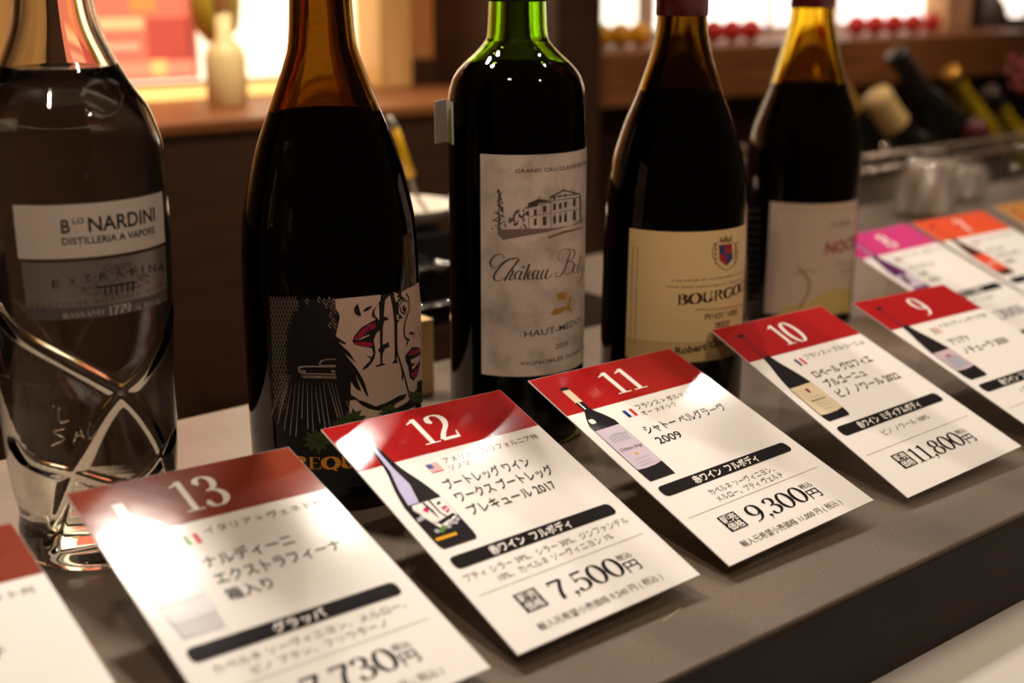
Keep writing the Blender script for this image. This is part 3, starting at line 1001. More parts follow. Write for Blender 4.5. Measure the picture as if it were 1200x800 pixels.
# raised monogram on the shoulder and raised lettering low on the glass
bm = bmesh.new()
for L_ in ([(97, 104), (106, 97), (118, 96), (124, 104)], [(97, 104), (100, 120), (108, 132), (120, 136), (134, 130), (142, 120)], [(125, 92), (138, 100), (142, 112), (138, 122)], [(98, 105), (118, 113), (137, 122)], [(100, 120), (112, 126), (122, 134)]):
    pts = [b1.surf(*b1.uv(*q), 0.0) for q in catmull(L_, 5)]
    tube_bm(pts, 0.0007, 8, bm)
bm_obj('raised_monogram', bm, M_GLASS, b1.root, smooth=True)
bm = bmesh.new()
for L_ in ([(70, 476), (70, 494), (82, 492)], [(62, 476), (64, 476)], [(78, 502), (62, 506), (76, 514), (60, 522)], [(92, 500), (86, 520)], [(92, 500), (100, 516)], [(87, 512), (98, 508)], [(106, 494), (104, 514), (112, 508), (108, 498)]):
    pts = [b1.surf(*b1.uv(*q), 0.0) for q in (catmull(L_, 4) if len(L_) > 2 else L_)]
    tube_bm(pts, 0.0004, 6, bm)
bm_obj('raised_lettering', bm, M_GLASS, b1.root, smooth=True)
bm_obj('stopper', lathe_bm([(.296, 0), (.296, .0185), (.300, .019), (.318, .019), (.322, .017), (.322, 0)], 40, (b1.x, b1.y, .0045)), M_BLACK, b1.root)

# --- big dark bottle with comic drawing label
prof2 = [(0.0, .040), (0.003, .0424), (0.0169, .0430), (0.0566, .0435), (0.0986, .0435), (0.1222, .0429), (0.1366, .0417), (0.1475, .0396), (0.16, .0366), (0.1702, .0338), (0.1804, .0302), (0.1905, .0262), (0.2005, .0224), (0.2105, .0187), (0.2203, .0161), (0.2397, .0147), (0.26, .0142), (0.29, .0138), (0.292, .0155), (0.30, .0155), (0.302, .0142)]
b2 = Bottle('wine_bottle', 'large dark amber wine bottle with black and white comic faces label', .3385, .5497, prof2, M_AMBER, level=.1885, wine=M_WINE)
b2.mmpx = 0.415
PALEL = flat('dusty_beige', (196, 168, 150)); BLK = flat('deep_black', (14, 12, 12), .5); LIP = flat('lip_magenta', (150, 22, 62)); LEAFG = flat('leaf_green', (56, 72, 26)); GOLD = flat('gold', (214, 140, 42))
T = lambda pts, m, layer=3, **kw: b2.trace(A, pts, m, layer, k=1 / 6, off=(300, 320), **kw)   # traced from a six-fold enlargement of the photo
A = Art()
s0_, zt_ = b2.uv(315.5, 347); s1_ = 47; _, zb_ = b2.uv(330, 566)
# black label with a peaked upper right corner
A.poly([(s0_, zb_), (s1_, zb_), (s1_, b2.uv(490, 328)[1] + 2), (b2.uv(480, 338)[0], b2.uv(472, 343)[1] + 1.0), (b2.uv(465, 344)[0], zt_), (s0_, zt_)], BLK, 1)
b2.put('label_sheet', A)
A = Art()
T([(556, 182), (880, 150), (965, 160), (1010, 140), (1060, 108), (1140, 62), (1165, 330), (1168, 640), (1168, 760), (1150, 860), (1120, 940), (1060, 980), (1000, 1010), (900, 1075), (700, 1130), (600, 1080), (640, 1040), (655, 960), (665, 850), (668, 700), (640, 600), (560, 440), (575, 380), (590, 300), (560, 240)], PALEL, 2)
b2.put('face_drawing_ground', A)
A = Art()
# left face: closed eye, brow, lips, chin
T([(715, 212), (700, 225), (690, 245), (688, 268), (700, 290), (722, 300), (740, 300), (718, 282), (706, 262), (706, 235)], BLK)
T([(748, 265), (775, 240), (815, 226), (812, 238), (785, 262), (760, 270)], BLK)
T([(875, 150), (905, 150), (940, 148), (905, 190), (900, 250), (896, 300), (935, 325), (900, 335), (890, 380), (888, 500), (935, 485), (905, 530), (890, 560), (885, 630), (915, 640), (840, 658), (838, 650), (872, 636), (870, 560), (855, 540), (870, 520), (868, 400), (845, 420), (825, 470), (835, 520), (838, 570), (820, 620), (780, 665), (742, 682), (760, 655), (800, 615), (805, 600), (772, 575), (812, 588), (822, 560), (812, 525), (690, 500), (676, 475), (690, 440), (740, 380), (800, 345), (840, 325), (812, 300), (818, 260), (850, 225), (872, 190)], BLK)
T([(840, 240), (862, 215), (865, 330), (835, 300), (830, 268)], PALEL, 4)
T([(836, 345), (838, 380), (800, 400), (755, 440), (700, 470), (684, 466), (700, 440), (745, 395), (790, 358)], LIP, 5)
T([(690, 484), (760, 480), (815, 488), (820, 505), (800, 518), (740, 512), (700, 498)], LIP, 5)
T([(710, 470), (760, 442), (800, 430), (790, 440), (740, 462)], PALEL, 5)
for q in ([(770, 425), (800, 372), (806, 372), (782, 420)], [(750, 432), (775, 392), (780, 394), (762, 428)]): T(q, BLK, 6)
# fingers between the faces
T([(940, 160), (958, 150), (975, 260), (992, 360), (988, 420), (992, 520), (985, 600), (995, 628), (950, 634), (972, 610), (972, 500), (968, 330), (955, 230)], BLK)
T([(905, 320), (925, 295), (920, 318), (938, 325)], BLK); T([(905, 510), (925, 475), (925, 498), (942, 508), (915, 530)], BLK)
# right face
T([(960, 165), (1000, 120), (1000, 145), (1020, 135), (1020, 160), (1050, 180), (1012, 190), (1000, 215), (1000, 280), (1020, 300), (1030, 325), (1010, 315), (1000, 340), (985, 360), (965, 330), (975, 260), (960, 210)], BLK)
for q in ([(965, 130), (1000, 150), (980, 160), (1010, 180), (985, 185), (1005, 205), (975, 195)], [(985, 290), (1005, 300), (990, 312), (1010, 325), (985, 325)]): T(q, PALEL, 5)
b2.trace(A, [(1005, 235), (1015, 205), (1040, 190), (1062, 200)], BLK, 4, k=1 / 6, off=(300, 320), width=1.6, curve=True)
b2.trace(A, [(1010, 240), (1018, 270), (1040, 285), (1052, 265)], BLK, 4, k=1 / 6, off=(300, 320), width=1.8, curve=True)
T([(1025, 235), (1038, 222), (1052, 235), (1050, 265), (1036, 272), (1026, 258)], BLK, 4)
T([(1036, 232), (1044, 230), (1046, 242), (1038, 244)], PALEL, 5)
b2.trace(A, [(1052, 140), (1070, 180), (1070, 260), (1048, 330), (1038, 390), (1045, 450), (1075, 468)], BLK, 4, k=1 / 6, off=(300, 320), width=2.4, curve=True)
T([(1070, 420), (1085, 410), (1105, 415), (1108, 435), (1092, 430), (1080, 432)], BLK, 4)
b2.trace(A, [(1120, 410), (1112, 440), (1098, 455)], BLK, 4, k=1 / 6, off=(300, 320), width=1.0, curve=True)
T([(1060, 468), (1068, 478), (1056, 515), (1052, 500)], BLK, 4)
T([(1045, 580), (1060, 560), (1090, 520), (1120, 518), (1150, 525), (1155, 560), (1150, 600), (1146, 660), (1130, 720), (1105, 752), (1078, 735), (1072, 690), (1065, 650), (1050, 620)], BLK, 4)
T([(1062, 578), (1090, 535), (1118, 540), (1148, 530), (1148, 552), (1110, 568), (1080, 582)], LIP, 5)
T([(1085, 700), (1105, 695), (1140, 650), (1138, 690), (1115, 730), (1092, 735)], LIP, 5)
T([(1080, 610), (1120, 590), (1150, 572), (1144, 615), (1115, 655), (1098, 680), (1090, 660), (1120, 630), (1090, 635)], PALEL, 5)
b2.trace(A, [(985, 360), (985, 480), (990, 560), (1015, 640), (1040, 720), (1060, 800), (1078, 870)], BLK, 4, k=1 / 6, off=(300, 320), width=2.6, curve=True)
b2.trace(A, [(1130, 370), (1150, 440), (1160, 480)], BLK, 4, k=1 / 6, off=(300, 320), width=1.0, curve=True)
T([(1010, 640), (1032, 700), (1030, 752), (1020, 740), (1022, 700)], BLK, 4)
# hair and shoulder strokes
T([(560, 440), (635, 492), (622, 500), (575, 478), (660, 560), (700, 628), (668, 600), (622, 562), (700, 660), (750, 740), (772, 800), (790, 870), (770, 850), (735, 780), (695, 705), (740, 830), (700, 810), (655, 740), (665, 850), (720, 885), (600, 900), (560, 700)], BLK, 4)
T([(700, 885), (760, 900), (840, 935), (920, 905), (1000, 860), (1060, 845), (1040, 880), (950, 930), (860, 965), (790, 950), (740, 925)], BLK, 4)
T([(880, 990), (960, 960), (1060, 905), (1150, 860), (1160, 900), (1080, 950), (1000, 1010), (900, 1020)], BLK, 4)
T([(1130, 760), (1166, 740), (1160, 860), (1140, 880), (1128, 820)], BLK, 4)
b2.put('face_drawing', A)
# net pattern, car and light rays on the black side
A = Art()
NETC = flat('net_beige', (150, 130, 115))


def netline(x0, y0, x1, y1, wd=.55):
    b2.trace(A, [(x0, y0), (x1, y1)], NETC, 2, width=wd)


for i in range(9):
    for j in range(26):
        cx = 318.6 + i * 3.6 + (0.5 if j % 2 else 0) * 3.6
        cy = 350 + j * 5.0
        lim = 352 - 0.0 * j if j < 3 else 345 - (j - 3) * 2.2 if j < 9 else 335 - (j - 9) * .15
        if cx > lim or cy > 478: continue
        cx += (cy - 350) * .035
        netline(cx, cy - 2.6, cx - 1.5, cy, .6); netline(cx - 1.5, cy, cx, cy + 2.6, .5); netline(cx, cy + 2.6, cx + 1.6, cy + 4.2, .45)
for x_, y_ in ((374, 350), (380, 352), (386, 350), (391, 352), (383, 357), (389, 359), (393, 363), (388, 368), (391, 375), (387, 380), (393, 381), (360, 352)):
    netline(x_, y_ - 2.5, x_ - 1.8, y_ + 1, .7); netline(x_ - 1.8, y_ + 1, x_ + 1, y_ + 4.5, .7); netline(x_, y_ - 2.5, x_ + 2, y_ + 1, .6)
# car
T([(296, 670), (300, 655), (340, 648), (590, 652), (590, 660), (345, 660), (310, 668), (306, 690), (340, 700), (560, 705), (595, 690), (595, 700), (560, 714), (330, 708), (300, 695)], NETC, 2)
T([(438, 640), (455, 612), (490, 603), (622, 598), (620, 604), (495, 610), (465, 618), (452, 640)], NETC, 2)
T([(445, 645), (640, 640), (655, 662), (655, 680), (610, 684), (600, 662), (450, 655)], NETC, 2)
for x_ in (318, 340, 540, 565): A.disc(*b2.uv(300 + x_ / 6, 320 + 688 / 6), 0.75, NETC, 3, n=10)
T([(315, 718), (590, 722), (580, 740), (330, 735), (335, 728), (575, 732), (575, 727), (320, 724)], NETC, 2)
T([(408, 718), (462, 722), (460, 736), (412, 733)], NETC, 3)
for i in range(16):
    x0 = 334 + i * 4.4; y0 = 441 + 3 * math.sin(i); dx = -15 + i * 2.6
    L0 = 52 + 12 * math.sin(i * 2.1) if i > 3 else 34 + 8 * i
    b2.trace(A, [(x0 + dx * .1, y0 + 8), (x0 + dx * .55 - .2, y0 + L0 * .7), (x0 + dx, y0 + L0 + 10)], NETC, 2, width=lambda a, b_, t: .25 + 1.0 * t)
for i in range(8):
    b2.trace(A, [(342 - i * 1.2, 440 + i * 3), (328 - i * .2, 441 + i * 7)], NETC, 2, width=.5)
b2.put('net_and_car_drawing', A)


def leaf(cx, cy, r, rot, m, layer):
    pts = []
    for i in range(20):
        a = rot + 2 * PI * i / 20
        rr = r * (1.0 if i % 2 == 0 else .62) * (.75 + .25 * abs(math.cos(a * 2.5)))
        pts.append((cx + rr * math.cos(a), cy + rr * .8 * math.sin(a)))
    b2.trace(A, pts, m, layer)


A = Art()
for cx, cy, r, rot in ((372, 516, 20, .2), (414, 491, 16, .9), (398, 497, 11, .5), (455, 481, 13, .3), (488, 465, 12, .8)):
    leaf(cx, cy, r * 1.12, rot, BLK, 6); leaf(cx, cy, r, rot, LEAFG, 7)
    for a in (-.9, -.3, .3, .9, 2.2, 3.4, 4.2): b2.trace(A, [(cx, cy), (cx + r * .75 * math.cos(a + rot), cy + r * .6 * math.sin(a + rot))], BLK, 8, width=.6)
b2.put('leaf_drawing', A)
A = Art()
b2.text(A, 'PREQUEL', (331, 545), (448, 540), 13.5, GOLD, 4, 'serif', thick=.24, thin=.12)
b2.put('gold_lettering', A)

# --- Bordeaux bottle
prof3 = [(0.0, .0345), (0.003, .0368), (0.012, .0376), (0.0409, .0376), (0.1143, .0375), (0.1713, .0375), (0.1872, .0369), (0.1939, .0356), (0.1997, .0333), (0.2051, .029), (0.2109, .0226), (0.2162, .0178), (0.2206, .0159), (0.2363, .0150), (0.26, .0145), (0.292, .0142), (0.294, .0155), (0.30, .0155), (0.302, .0145)]
b3 = Bottle('wine_bottle', 'green glass Bordeaux bottle with pale chateau label and grey security tag', .4608, .5534, prof3, M_GREEN, level=.2055, wine=M_WINE)
b3.mmpx = 0.475
bm_obj('capsule', lathe_bm([(.2375, .0153), (.2375, .0156), (.26, .0151), (.290, .0148), (.294, .0161), (.302, .0161), (.3035, .015), (.3035, 0)], 48, (b3.x, b3.y, 0)), mat('capsule_charcoal', (48, 34, 32), rough=.4), b3.root, smooth=True)
A = Art()
LAB3 = noisy(flat('chateau_beige', (200, 182, 168)), 60, (172, 155, 143), (212, 194, 180), lo=.3, hi=.55)
s0_, zt_ = b3.uv(563, 180); s1_ = b3.uv(684.5, 300)[0]; _, zb_ = b3.uv(566, 438)
A.rect(s0_, zb_, s1_ + 3, zt_, LAB3, 1)
b3.put('label_sheet', A)
A = Art()
I3 = flat('chateau_ink', (72, 58, 52)); I3L = flat('chateau_ink_light', (120, 100, 90)); GOLD3 = flat('crest_gold', (176, 128, 50))
b3.text(A, 'GRAND CRU CLASSÉ EN 1855', (604, 202.5), (671, 197), 4.6, I3, 2, bold=.01, frac=.66)
b3.text(A, 'HAUT-MÉDOC', (614.5, 395), (655, 388), 7.6, flat('navy_ink', (52, 50, 66)), 2, bold=.006, frac=.47)
b3.text(A, '2009', (650, 409), (665.5, 405), 6.4, I3, 2)
b3.text(A, 'VIGNOBLES DOURTHE', (609, 428), (659, 421), 4.6, I3, 2, bold=.01, frac=.5)
b3.put('label_lettering', A)
A = Art()
H = lambda pts, m=I3, layer=2, **kw: b3.trace(A, pts, m, layer, k=1 / 6.4, off=(560, 175), **kw)
# poplar and bushes
random.seed(3)
H([(155, 300), (162, 300), (166, 600), (154, 600)], I3)
for i in range(60):
    y = 298 + i * 5; hw = 10 + i * .75
    x = 160 + random.uniform(-hw, hw); s = random.uniform(7, 13)
    H([(x - s, y + 7), (x, y - 3), (x + s, y + 6), (x + 2, y + 11)], I3)
for i in range(55):
    cx, cy = random.uniform(195, 380), random.uniform(410, 590)
    if cy < 560 - (cx - 190) * .9: continue
    s = random.uniform(6, 17)
    H([(cx + s * math.cos(a) * random.uniform(.6, 1.2), cy + s * math.sin(a)) for a in [k * PI / 3 for k in range(6)]], I3L if random.random() < .6 else I3)
# house
H([(375, 410), (380, 595), (385, 595), (380, 408)])
H([(375, 440), (450, 425), (455, 372), (380, 402)], I3)
H([(375, 402), (455, 370), (520, 380), (540, 392), (380, 412)], I3)
H([(455, 345), (460, 345), (460, 372), (455, 372)])
H([(460, 408), (560, 392), (560, 396), (460, 413)]); H([(535, 355), (640, 300), (745, 328), (742, 336), (640, 312), (545, 360)], I3)
H([(535, 356), (760, 326), (762, 334), (537, 364)]); H([(536, 385), (768, 352), (768, 357), (536, 390)], I3)
H([(545, 360), (550, 590), (545, 590), (540, 360)]); H([(755, 330), (770, 350), (772, 545), (762, 555), (758, 360)], I3)
H([(385, 500), (770, 440), (770, 445), (385, 505)], I3L); H([(145, 600), (560, 590), (700, 570), (800, 510), (800, 516), (720, 566), (500, 622), (330, 652), (190, 680), (150, 640)], I3L)
H([(520, 655), (640, 610), (790, 580), (780, 592), (640, 630), (530, 668)], I3L)
for x, y, w_, h in ((420, 450, 20, 45), (485, 425, 28, 46), (420, 520, 20, 50), (485, 505, 28, 65), (562, 408, 22, 48), (606, 402, 20, 46), (645, 392, 20, 44), (710, 370, 22, 58), (710, 460, 22, 72), (562, 500, 22, 58), (606, 494, 20, 56), (645, 486, 20, 58)):
    H([(x, y), (x + w_, y - 3), (x + w_, y + h - 3), (x, y + h)], I3)
for x, y in ((570, 366), (612, 350), (652, 342)): A.disc(*b3.uv(560 + x / 6.4, 175 + y / 6.4), .75, I3, 2, n=10)
for x in (562, 606, 645): H([(x - 4, 500 - (x - 562) * .17), (x + 10, 480 - (x - 562) * .17), (x + 26, 496 - (x - 562) * .17), (x + 10, 488 - (x - 562) * .17)], I3, 3)
for x, y in ((640, 280), (700, 285), (718, 300)): H([(x, y), (x + 5, y), (x + 5, y + 36), (x, y + 36)])
b3.put('chateau_drawing', A)
A = Art()
wp = lambda dx, dy, t: .7 + 1.7 * max(0, -dy) ** 1.5     # swelling on down strokes (z falls)
SCR = [[(158, 62), (140, 40), (110, 42), (76, 75), (78, 108), (105, 116), (140, 92), (180, 66), (232, 60)], [(240, 62), (200, 66), (155, 88), (118, 128), (95, 168), (105, 192), (135, 190), (158, 172)],
       [(242, 68), (225, 90), (185, 145), (155, 196)], [(165, 172), (188, 140), (205, 132), (203, 150), (186, 180), (192, 190), (208, 180)],
       [(258, 140), (238, 136), (218, 158), (218, 184), (236, 178), (256, 146)], [(260, 138), (244, 172), (248, 188), (262, 180)], [(250, 122), (264, 108), (272, 120)],
       [(302, 96), (284, 145), (270, 178), (278, 188), (290, 180)], [(276, 132), (306, 128)], [(294, 168), (314, 156), (318, 142), (306, 140), (292, 160), (296, 184), (312, 184), (326, 170)],
       [(356, 136), (338, 134), (322, 156), (324, 182), (340, 174), (356, 142)], [(358, 134), (344, 170), (350, 186), (364, 176)], [(384, 132), (370, 162), (372, 184), (386, 176), (404, 142)], [(410, 128), (396, 164), (400, 182), (420, 172), (436, 150)],
       [(484, 78), (468, 62), (474, 30), (512, 8), (540, 16)], [(542, 22), (524, 72), (508, 126), (480, 166), (454, 168), (452, 150), (466, 146)], [(512, 36), (545, 10), (566, 28), (552, 64), (524, 82)], [(524, 82), (556, 86), (560, 120), (536, 150), (510, 154)],
       [(556, 130), (574, 112), (572, 98), (560, 110), (556, 142), (570, 148)], [(576, 140), (600, 92), (606, 52), (598, 50), (590, 92), (580, 138), (590, 148)], [(612, 106), (600, 116), (598, 136), (610, 134), (618, 110)], [(619, 108), (610, 152), (596, 192), (584, 204), (577, 194)]]
for L_ in SCR: b3.trace(A, L_, I3, 2, k=1 / 5, off=(560, 290), width=wp, curve=True)
b3.put('script_lettering', A)
A = Art()
C3 = lambda pts: b3.trace(A, pts, GOLD3, 2, k=1 / 5, off=(560, 290))
C3([(455, 262), (470, 272), (480, 258), (490, 270), (502, 256), (510, 268), (524, 260), (515, 300), (468, 306)])
C3([(430, 384), (445, 360), (480, 352), (515, 345), (528, 320), (532, 290), (548, 282), (545, 310), (540, 345), (552, 376), (535, 370), (518, 362), (490, 378), (470, 390), (440, 396), (412, 378)])
b3.put('gold_crest', A)
# frosted grey security tag folded round the left shoulder
TAG = mat('frosted_tag', (150, 138, 126), rough=.45)
bm = bmesh.new()
prv = []
for q in ((509.5, 120), (520, 117.5), (533, 122)):
    P = b3.surf(*b3.uv(max(q[0], 523.5), q[1])) if q[0] > 521 else None
    prv.append(P)
right = b3.surf(*b3.uv(533, 124), .0008)
axis_pt = Vector((b3.x, b3.y, right.z))
leftdir = -RT.normalized()
zt, zb = right.z + .002, right.z - .0205
e0 = axis_pt + leftdir * (.0372 + .0010)
e1 = axis_pt + leftdir * (.0372 + .0068)
prof = [Vector((right.x, right.y, 0)), Vector((e0.x, e0.y, 0)) - Vector((FW.x, FW.y, 0)) * .002, Vector((e1.x, e1.y, 0)) - Vector((FW.x, FW.y, 0)) * .003]
prof2_ = [q + Vector((FW.x, FW.y, 0)).normalized() * .0013 - RT * .0004 for q in prof]
ring = prof + prof2_[::-1]
lo_ = [bm.verts.new((q.x, q.y, zb - (.0012 if i in (2, 3) else 0))) for i, q in enumerate(ring)]
hi_ = [bm.verts.new((q.x, q.y, zt - (.0012 if i in (2, 3) else 0))) for i, q in enumerate(ring)]
for i in range(6):
    j = (i + 1) % 6
    bm.faces.new((lo_[i], lo_[j], hi_[j], hi_[i]))
for r_ in (lo_, hi_):
    bm.faces.new((r_[0], r_[1], r_[4], r_[5])); bm.faces.new((r_[1], r_[2], r_[3], r_[4]))
setp(bm_obj('security_tag', bm, TAG, b3.root), 'frosted grey folded security tag')

# --- Burgundy with cream label
prof4 = [(0.0, .0385), (0.003, .0405), (0.012, .0414), (0.0436, .0415), (0.1146, .0406), (0.1361, .0392), (0.1439, .038), (0.155, .0356), (0.1722, .0301), (0.1863, .0243), (0.1975, .0205), (0.2059, .0177), (0.217, .0149), (0.2293, .0135), (0.26, .0134), (0.288, .0134), (0.29, .0152), (0.297, .0152), (0.30, .014)]
b4 = Bottle('wine_bottle', 'Burgundy bottle with cream label and red and blue crest, red capsule', .5496, .5186, prof4, M_OLIVE, level=.1885, wine=M_WINE)
b4.mmpx = 0.5
M_RCAP = mat('capsule_red_foil', (128, 22, 26), rough=.35)
bm_obj('capsule', lathe_bm([(.2292, .0138), (.2292, .0142), (.26, .0141), (.287, .0141), (.29, .0158), (.297, .0158), (.3015, .0145), (.3015, 0)], 48, (b4.x, b4.y, 0)), M_RCAP, b4.root, smooth=True)
LAB4 = flat('cream', (226, 196, 142)); I4 = flat('sepia_ink', (70, 50, 36)); I4L = flat('sepia_light', (140, 112, 76)); CR = flat('crest_red', (165, 40, 40)); CB = flat('crest_blue', (60, 60, 110))
A = Art()
s0_, zt_ = b4.uv(738, 267); s1_ = b4.uv(871, 300)[0]; _, zb_ = b4.uv(736, 418)
zmid = b4.uv(738, 395)[1]
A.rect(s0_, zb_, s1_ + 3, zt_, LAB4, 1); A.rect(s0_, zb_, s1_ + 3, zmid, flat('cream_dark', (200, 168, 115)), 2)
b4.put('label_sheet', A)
A = Art()
b4.text(A, 'BOURGOGNE', (793, 357), (866, 343), 12, I4, 3, 'serif', thick=.24, thin=.07, frac=.68)
b4.text(A, 'PINOT NOIR', (825, 374.5), (863.5, 367.5), 6.5, I4, 3, 'serif', thick=.22, thin=.08)
b4.text(A, '2022', (837, 384.5), (854, 381), 6.5, I4, 3, 'serif', thick=.2, thin=.07)
b4.text(A, 'Robert Groffier', (791, 415), (826, 409.5), 8.5, I4, 3, bold=.03, frac=.42)
b4.text(A, 'PÈRE & FILS', (829, 420.5), (862, 414), 4, I4L, 3)
b4.text(A, '« Le monde du vin ainsi élaboré et mis en', (787, 329.5), (872, 317), 3.2, I4L, 3, slant=.2)
b4.text(A, 'vous, pour autant que les légendes soient', (780, 336.5), (873, 324), 3.2, I4L, 3, slant=.2)
b4.text(A, 'APPELLATION BOURGOGNE CONTRÔLÉE', (815, 363.5), (873, 353), 2.6, I4L, 3)
b4.text(A, 'Embouteillé au domaine', (836, 397), (868, 391), 3, I4L, 3)
V, Fc, wd = text_vf('MIS EN BOUTEILLE AU DOMAINE PAR ROBERT GROFFIER')
for s_off, hh in ((s0_ + 3.5, 1.1), (s0_ + 6.5, .9)):
    A.add((V, Fc), lambda p: (s_off - p[1] * hh, zb_ + 8 + p[0] * 56 / wd), I4L, 3)
b4.put('label_lettering', A)
A = Art()
sh = [(842, 287), (857, 285), (858, 303), (851, 311), (843, 305)]
b4.trace(A, sh, CR, 4)
b4.trace(A, [(842.5, 288), (849, 287), (849.5, 297), (842.8, 298)], CB, 5); b4.trace(A, [(850, 297), (857.6, 296), (857.5, 303), (851, 310)], CB, 5)
b4.trace(A, [(843, 284), (844, 277), (847, 281), (850, 275), (853, 280), (857, 275), (857, 283)], I4L, 4)
b4.trace(A, [(841, 283), (835, 290), (836, 302), (842, 311), (851, 316), (860, 309), (864, 298), (861, 287), (857, 282)], I4L, 3, width=1.0, curve=True)
for sx in (-1, 1):
    for i in range(5): b4.trace(A, [(850 + sx * 10, 286 + i * 5), (850 + sx * (15 - i * .6), 283 + i * 6 - sx), (850 + sx * 11, 290 + i * 5)], I4L, 3)
b4.put('crest', A)

# --- far Burgundy with beige label
prof5 = [(0.0, .038), (0.003, .0402), (0.012, .0409), (0.0497, .0410), (0.1216, .0405), (0.1419, .0387), (0.1565, .0343), (0.1728, .0280), (0.1854, .0240), (0.1979, .0204), (0.2138, .0166), (0.2278, .0148), (0.26, .014), (0.288, .0138), (0.29, .0152), (0.297, .0152), (0.30, .014)]
b5 = Bottle('wine_bottle', 'blurred farther bottle with yellow-brown neck, red capsule and beige-pink label', .776, .6075, prof5, M_LEAF, level=.1755, wine=M_WINE)
b5.mmpx = 0.64
bm_obj('capsule', lathe_bm([(.2278, .0151), (.2278, .0155), (.26, .0147), (.287, .0145), (.29, .0158), (.297, .0158), (.3015, .0145), (.3015, 0)], 48, (b5.x, b5.y, 0)), mat('capsule_crimson', (142, 20, 32), rough=.35), b5.root, smooth=True)
LAB5 = flat('rose_beige', (198, 172, 152)); I5 = flat('rose_border', (160, 120, 108))
A = Art()
s0_, zt_ = b5.uv(903, 236); s1_ = b5.uv(998, 300)[0]; _, zb_ = b5.uv(901, 367)
A.rect(s0_, zb_, s1_ + 4, zt_, LAB5, 1)
A.ribbon([(s1_ + 3, zt_ - 4), (s0_ + 4, zt_ - 4), (s0_ + 4, zb_ + 3)], .5, I5, 2)
b5.put('label_sheet', A)
A = Art()
b5.text(A, 'TUNNA', (973, 268), (996, 263), 8, flat('label_mid_grey', (120, 108, 96)), 2)
b5.text(A, 'NOCERA', (967, 298), (996, 291), 14, flat('nocera_red', (150, 36, 40)), 2, bold=.03, frac=.55)
b5.text(A, 'SICILIA', (980, 311), (999, 307.5), 4, I5, 2)
b5.text(A, '2020', (984, 320), (996, 318), 4.5, I5, 2)
b5.put('label_lettering', A)
A = Art()
OL = flat('vine_olive', (140, 116, 72))
b5.trace(A, [(935, 362), (946, 345), (948, 330), (940, 318), (934, 313)], OL, 2, width=2.6, curve=True)
b5.trace(A, [(930, 322), (940, 318), (950, 316), (956, 320)], OL, 2, width=1.4, curve=True)
b5.trace(A, [(908, 367), (925, 358), (945, 356), (962, 345), (980, 338), (996, 340), (996, 366)], flat('vine_straw', (196, 168, 96)), 2)
b5.put('vine_drawing', A)
A = Art()
DK = flat('back_label_grey', (78, 72, 66))
for i in range(13):
    y = 247 + i * 9
    b5.text(A, ('contient des sulfites', 'produit de', 'alc 13 vol', 'vino rosso')[i % 4], (873, y), (891, y + .8), 3.4, DK, 2)
b5.put('back_label', A)


# ------------------------------------------------------------------ things between bottle two and three
# black folding rack with chrome rails and a white dish on it
rk = thing('dish_rack', 'black box-like rack with thin chrome rails between the comic-label and Bordeaux bottles', 'rack', (0.62, 0.86, 0.0))
YR = 0.86
P0 = at(478, 300, YR); P1 = at(575, 300, YR)
zt = at(500, 276, YR).z; zb = -0.031
x0, x1 = P0.x, P1.x
box('body', (x0, YR, zb), (x1, YR + .12, zt), M_BLACK, rk, bevel=.003)
for py in (312, 357, 392):
    z = at(503, py, YR).z
    bm_obj('rail', tube_bm([(x0 - .002, YR - .004, z), (x1 + .002, YR - .004, z)], .0016, 10), M_CHROME, rk, smooth=True)
bm_obj('knob', lathe_bm([(0, 0), (0, .005), (.004, .006), (.007, .004), (.008, 0)], 20, axis=Matrix.Translation(at(512, 311, YR - .006)) @ Matrix.Rotation(PI / 2, 4, 'X')), M_CHROME, rk, smooth=True)
dc = Vector(((x0 + x1) / 2 - .01, YR + .055, zt))
ds = bm_obj('dish', lathe_bm([(.0005, 0), (.0005, .022), (.006, .034), (.016, .046), (.0175, .0465), (.016, .0445), (.007, .032), (.002, .02), (.002, 0)], 48, dc), mat('white_porcelain', (238, 228, 212), rough=.25), smooth=True)
setp(ds, 'shallow white dish lying on the black rack', 'dish')
sup = box('support_block', (x0 - .01, YR - .01, -0.9), (x1 + .01, YR + .13, -0.0315), M_DARKWOOD)
setp(sup, 'low dark wooden block that carries the black rack behind the counter', 'block')
# yellow tube with white cap on a curved grey wire
tp = thing('tube_holder', 'yellow tube with white tip on a curved grey wire, beside the comic-label bottle', 'tube', at(506, 262, .9))
bm_obj('wire', tube_bm(catmull([at(481, 206, .9), at(487, 226, .9), at(497, 243, .9), at(508, 256, .9), at(516, 268, .9)], 5), .0016, 8), mat('grey_wire', (150, 138, 125), rough=.4), tp, smooth=True)
bm_obj('tube', tube_bm([at(462, 150, .9), at(471, 178, .9), at(481, 206, .9)], [.004, .0042, .0046], 14), mat('yellow_plastic', (240, 185, 20), rough=.4), tp, smooth=True)
bm_obj('tip', tube_bm([at(456, 136, .9), at(462, 150, .9)], [.0022, .004], 12), mat('white_tip', (190, 180, 168), rough=.4), tp, smooth=True)
# tan strip standing just behind bottle two
q0, q1 = at(486, 470, .64), at(500, 380, .64)
wb = box('tan_strip', (q0.x - .004, .635, 0), (q0.x + .012, .65, at(498, 372, .64).z), M_PALEWOOD, bevel=.0015)
setp(wb, 'narrow tan strip standing behind the comic-label bottle', 'block')


# ------------------------------------------------------------------ back display: cabinet, lit niches, posts
def E(name, rgb, s): return mat('lit_' + name, rgb, rough=.6, emit=s)


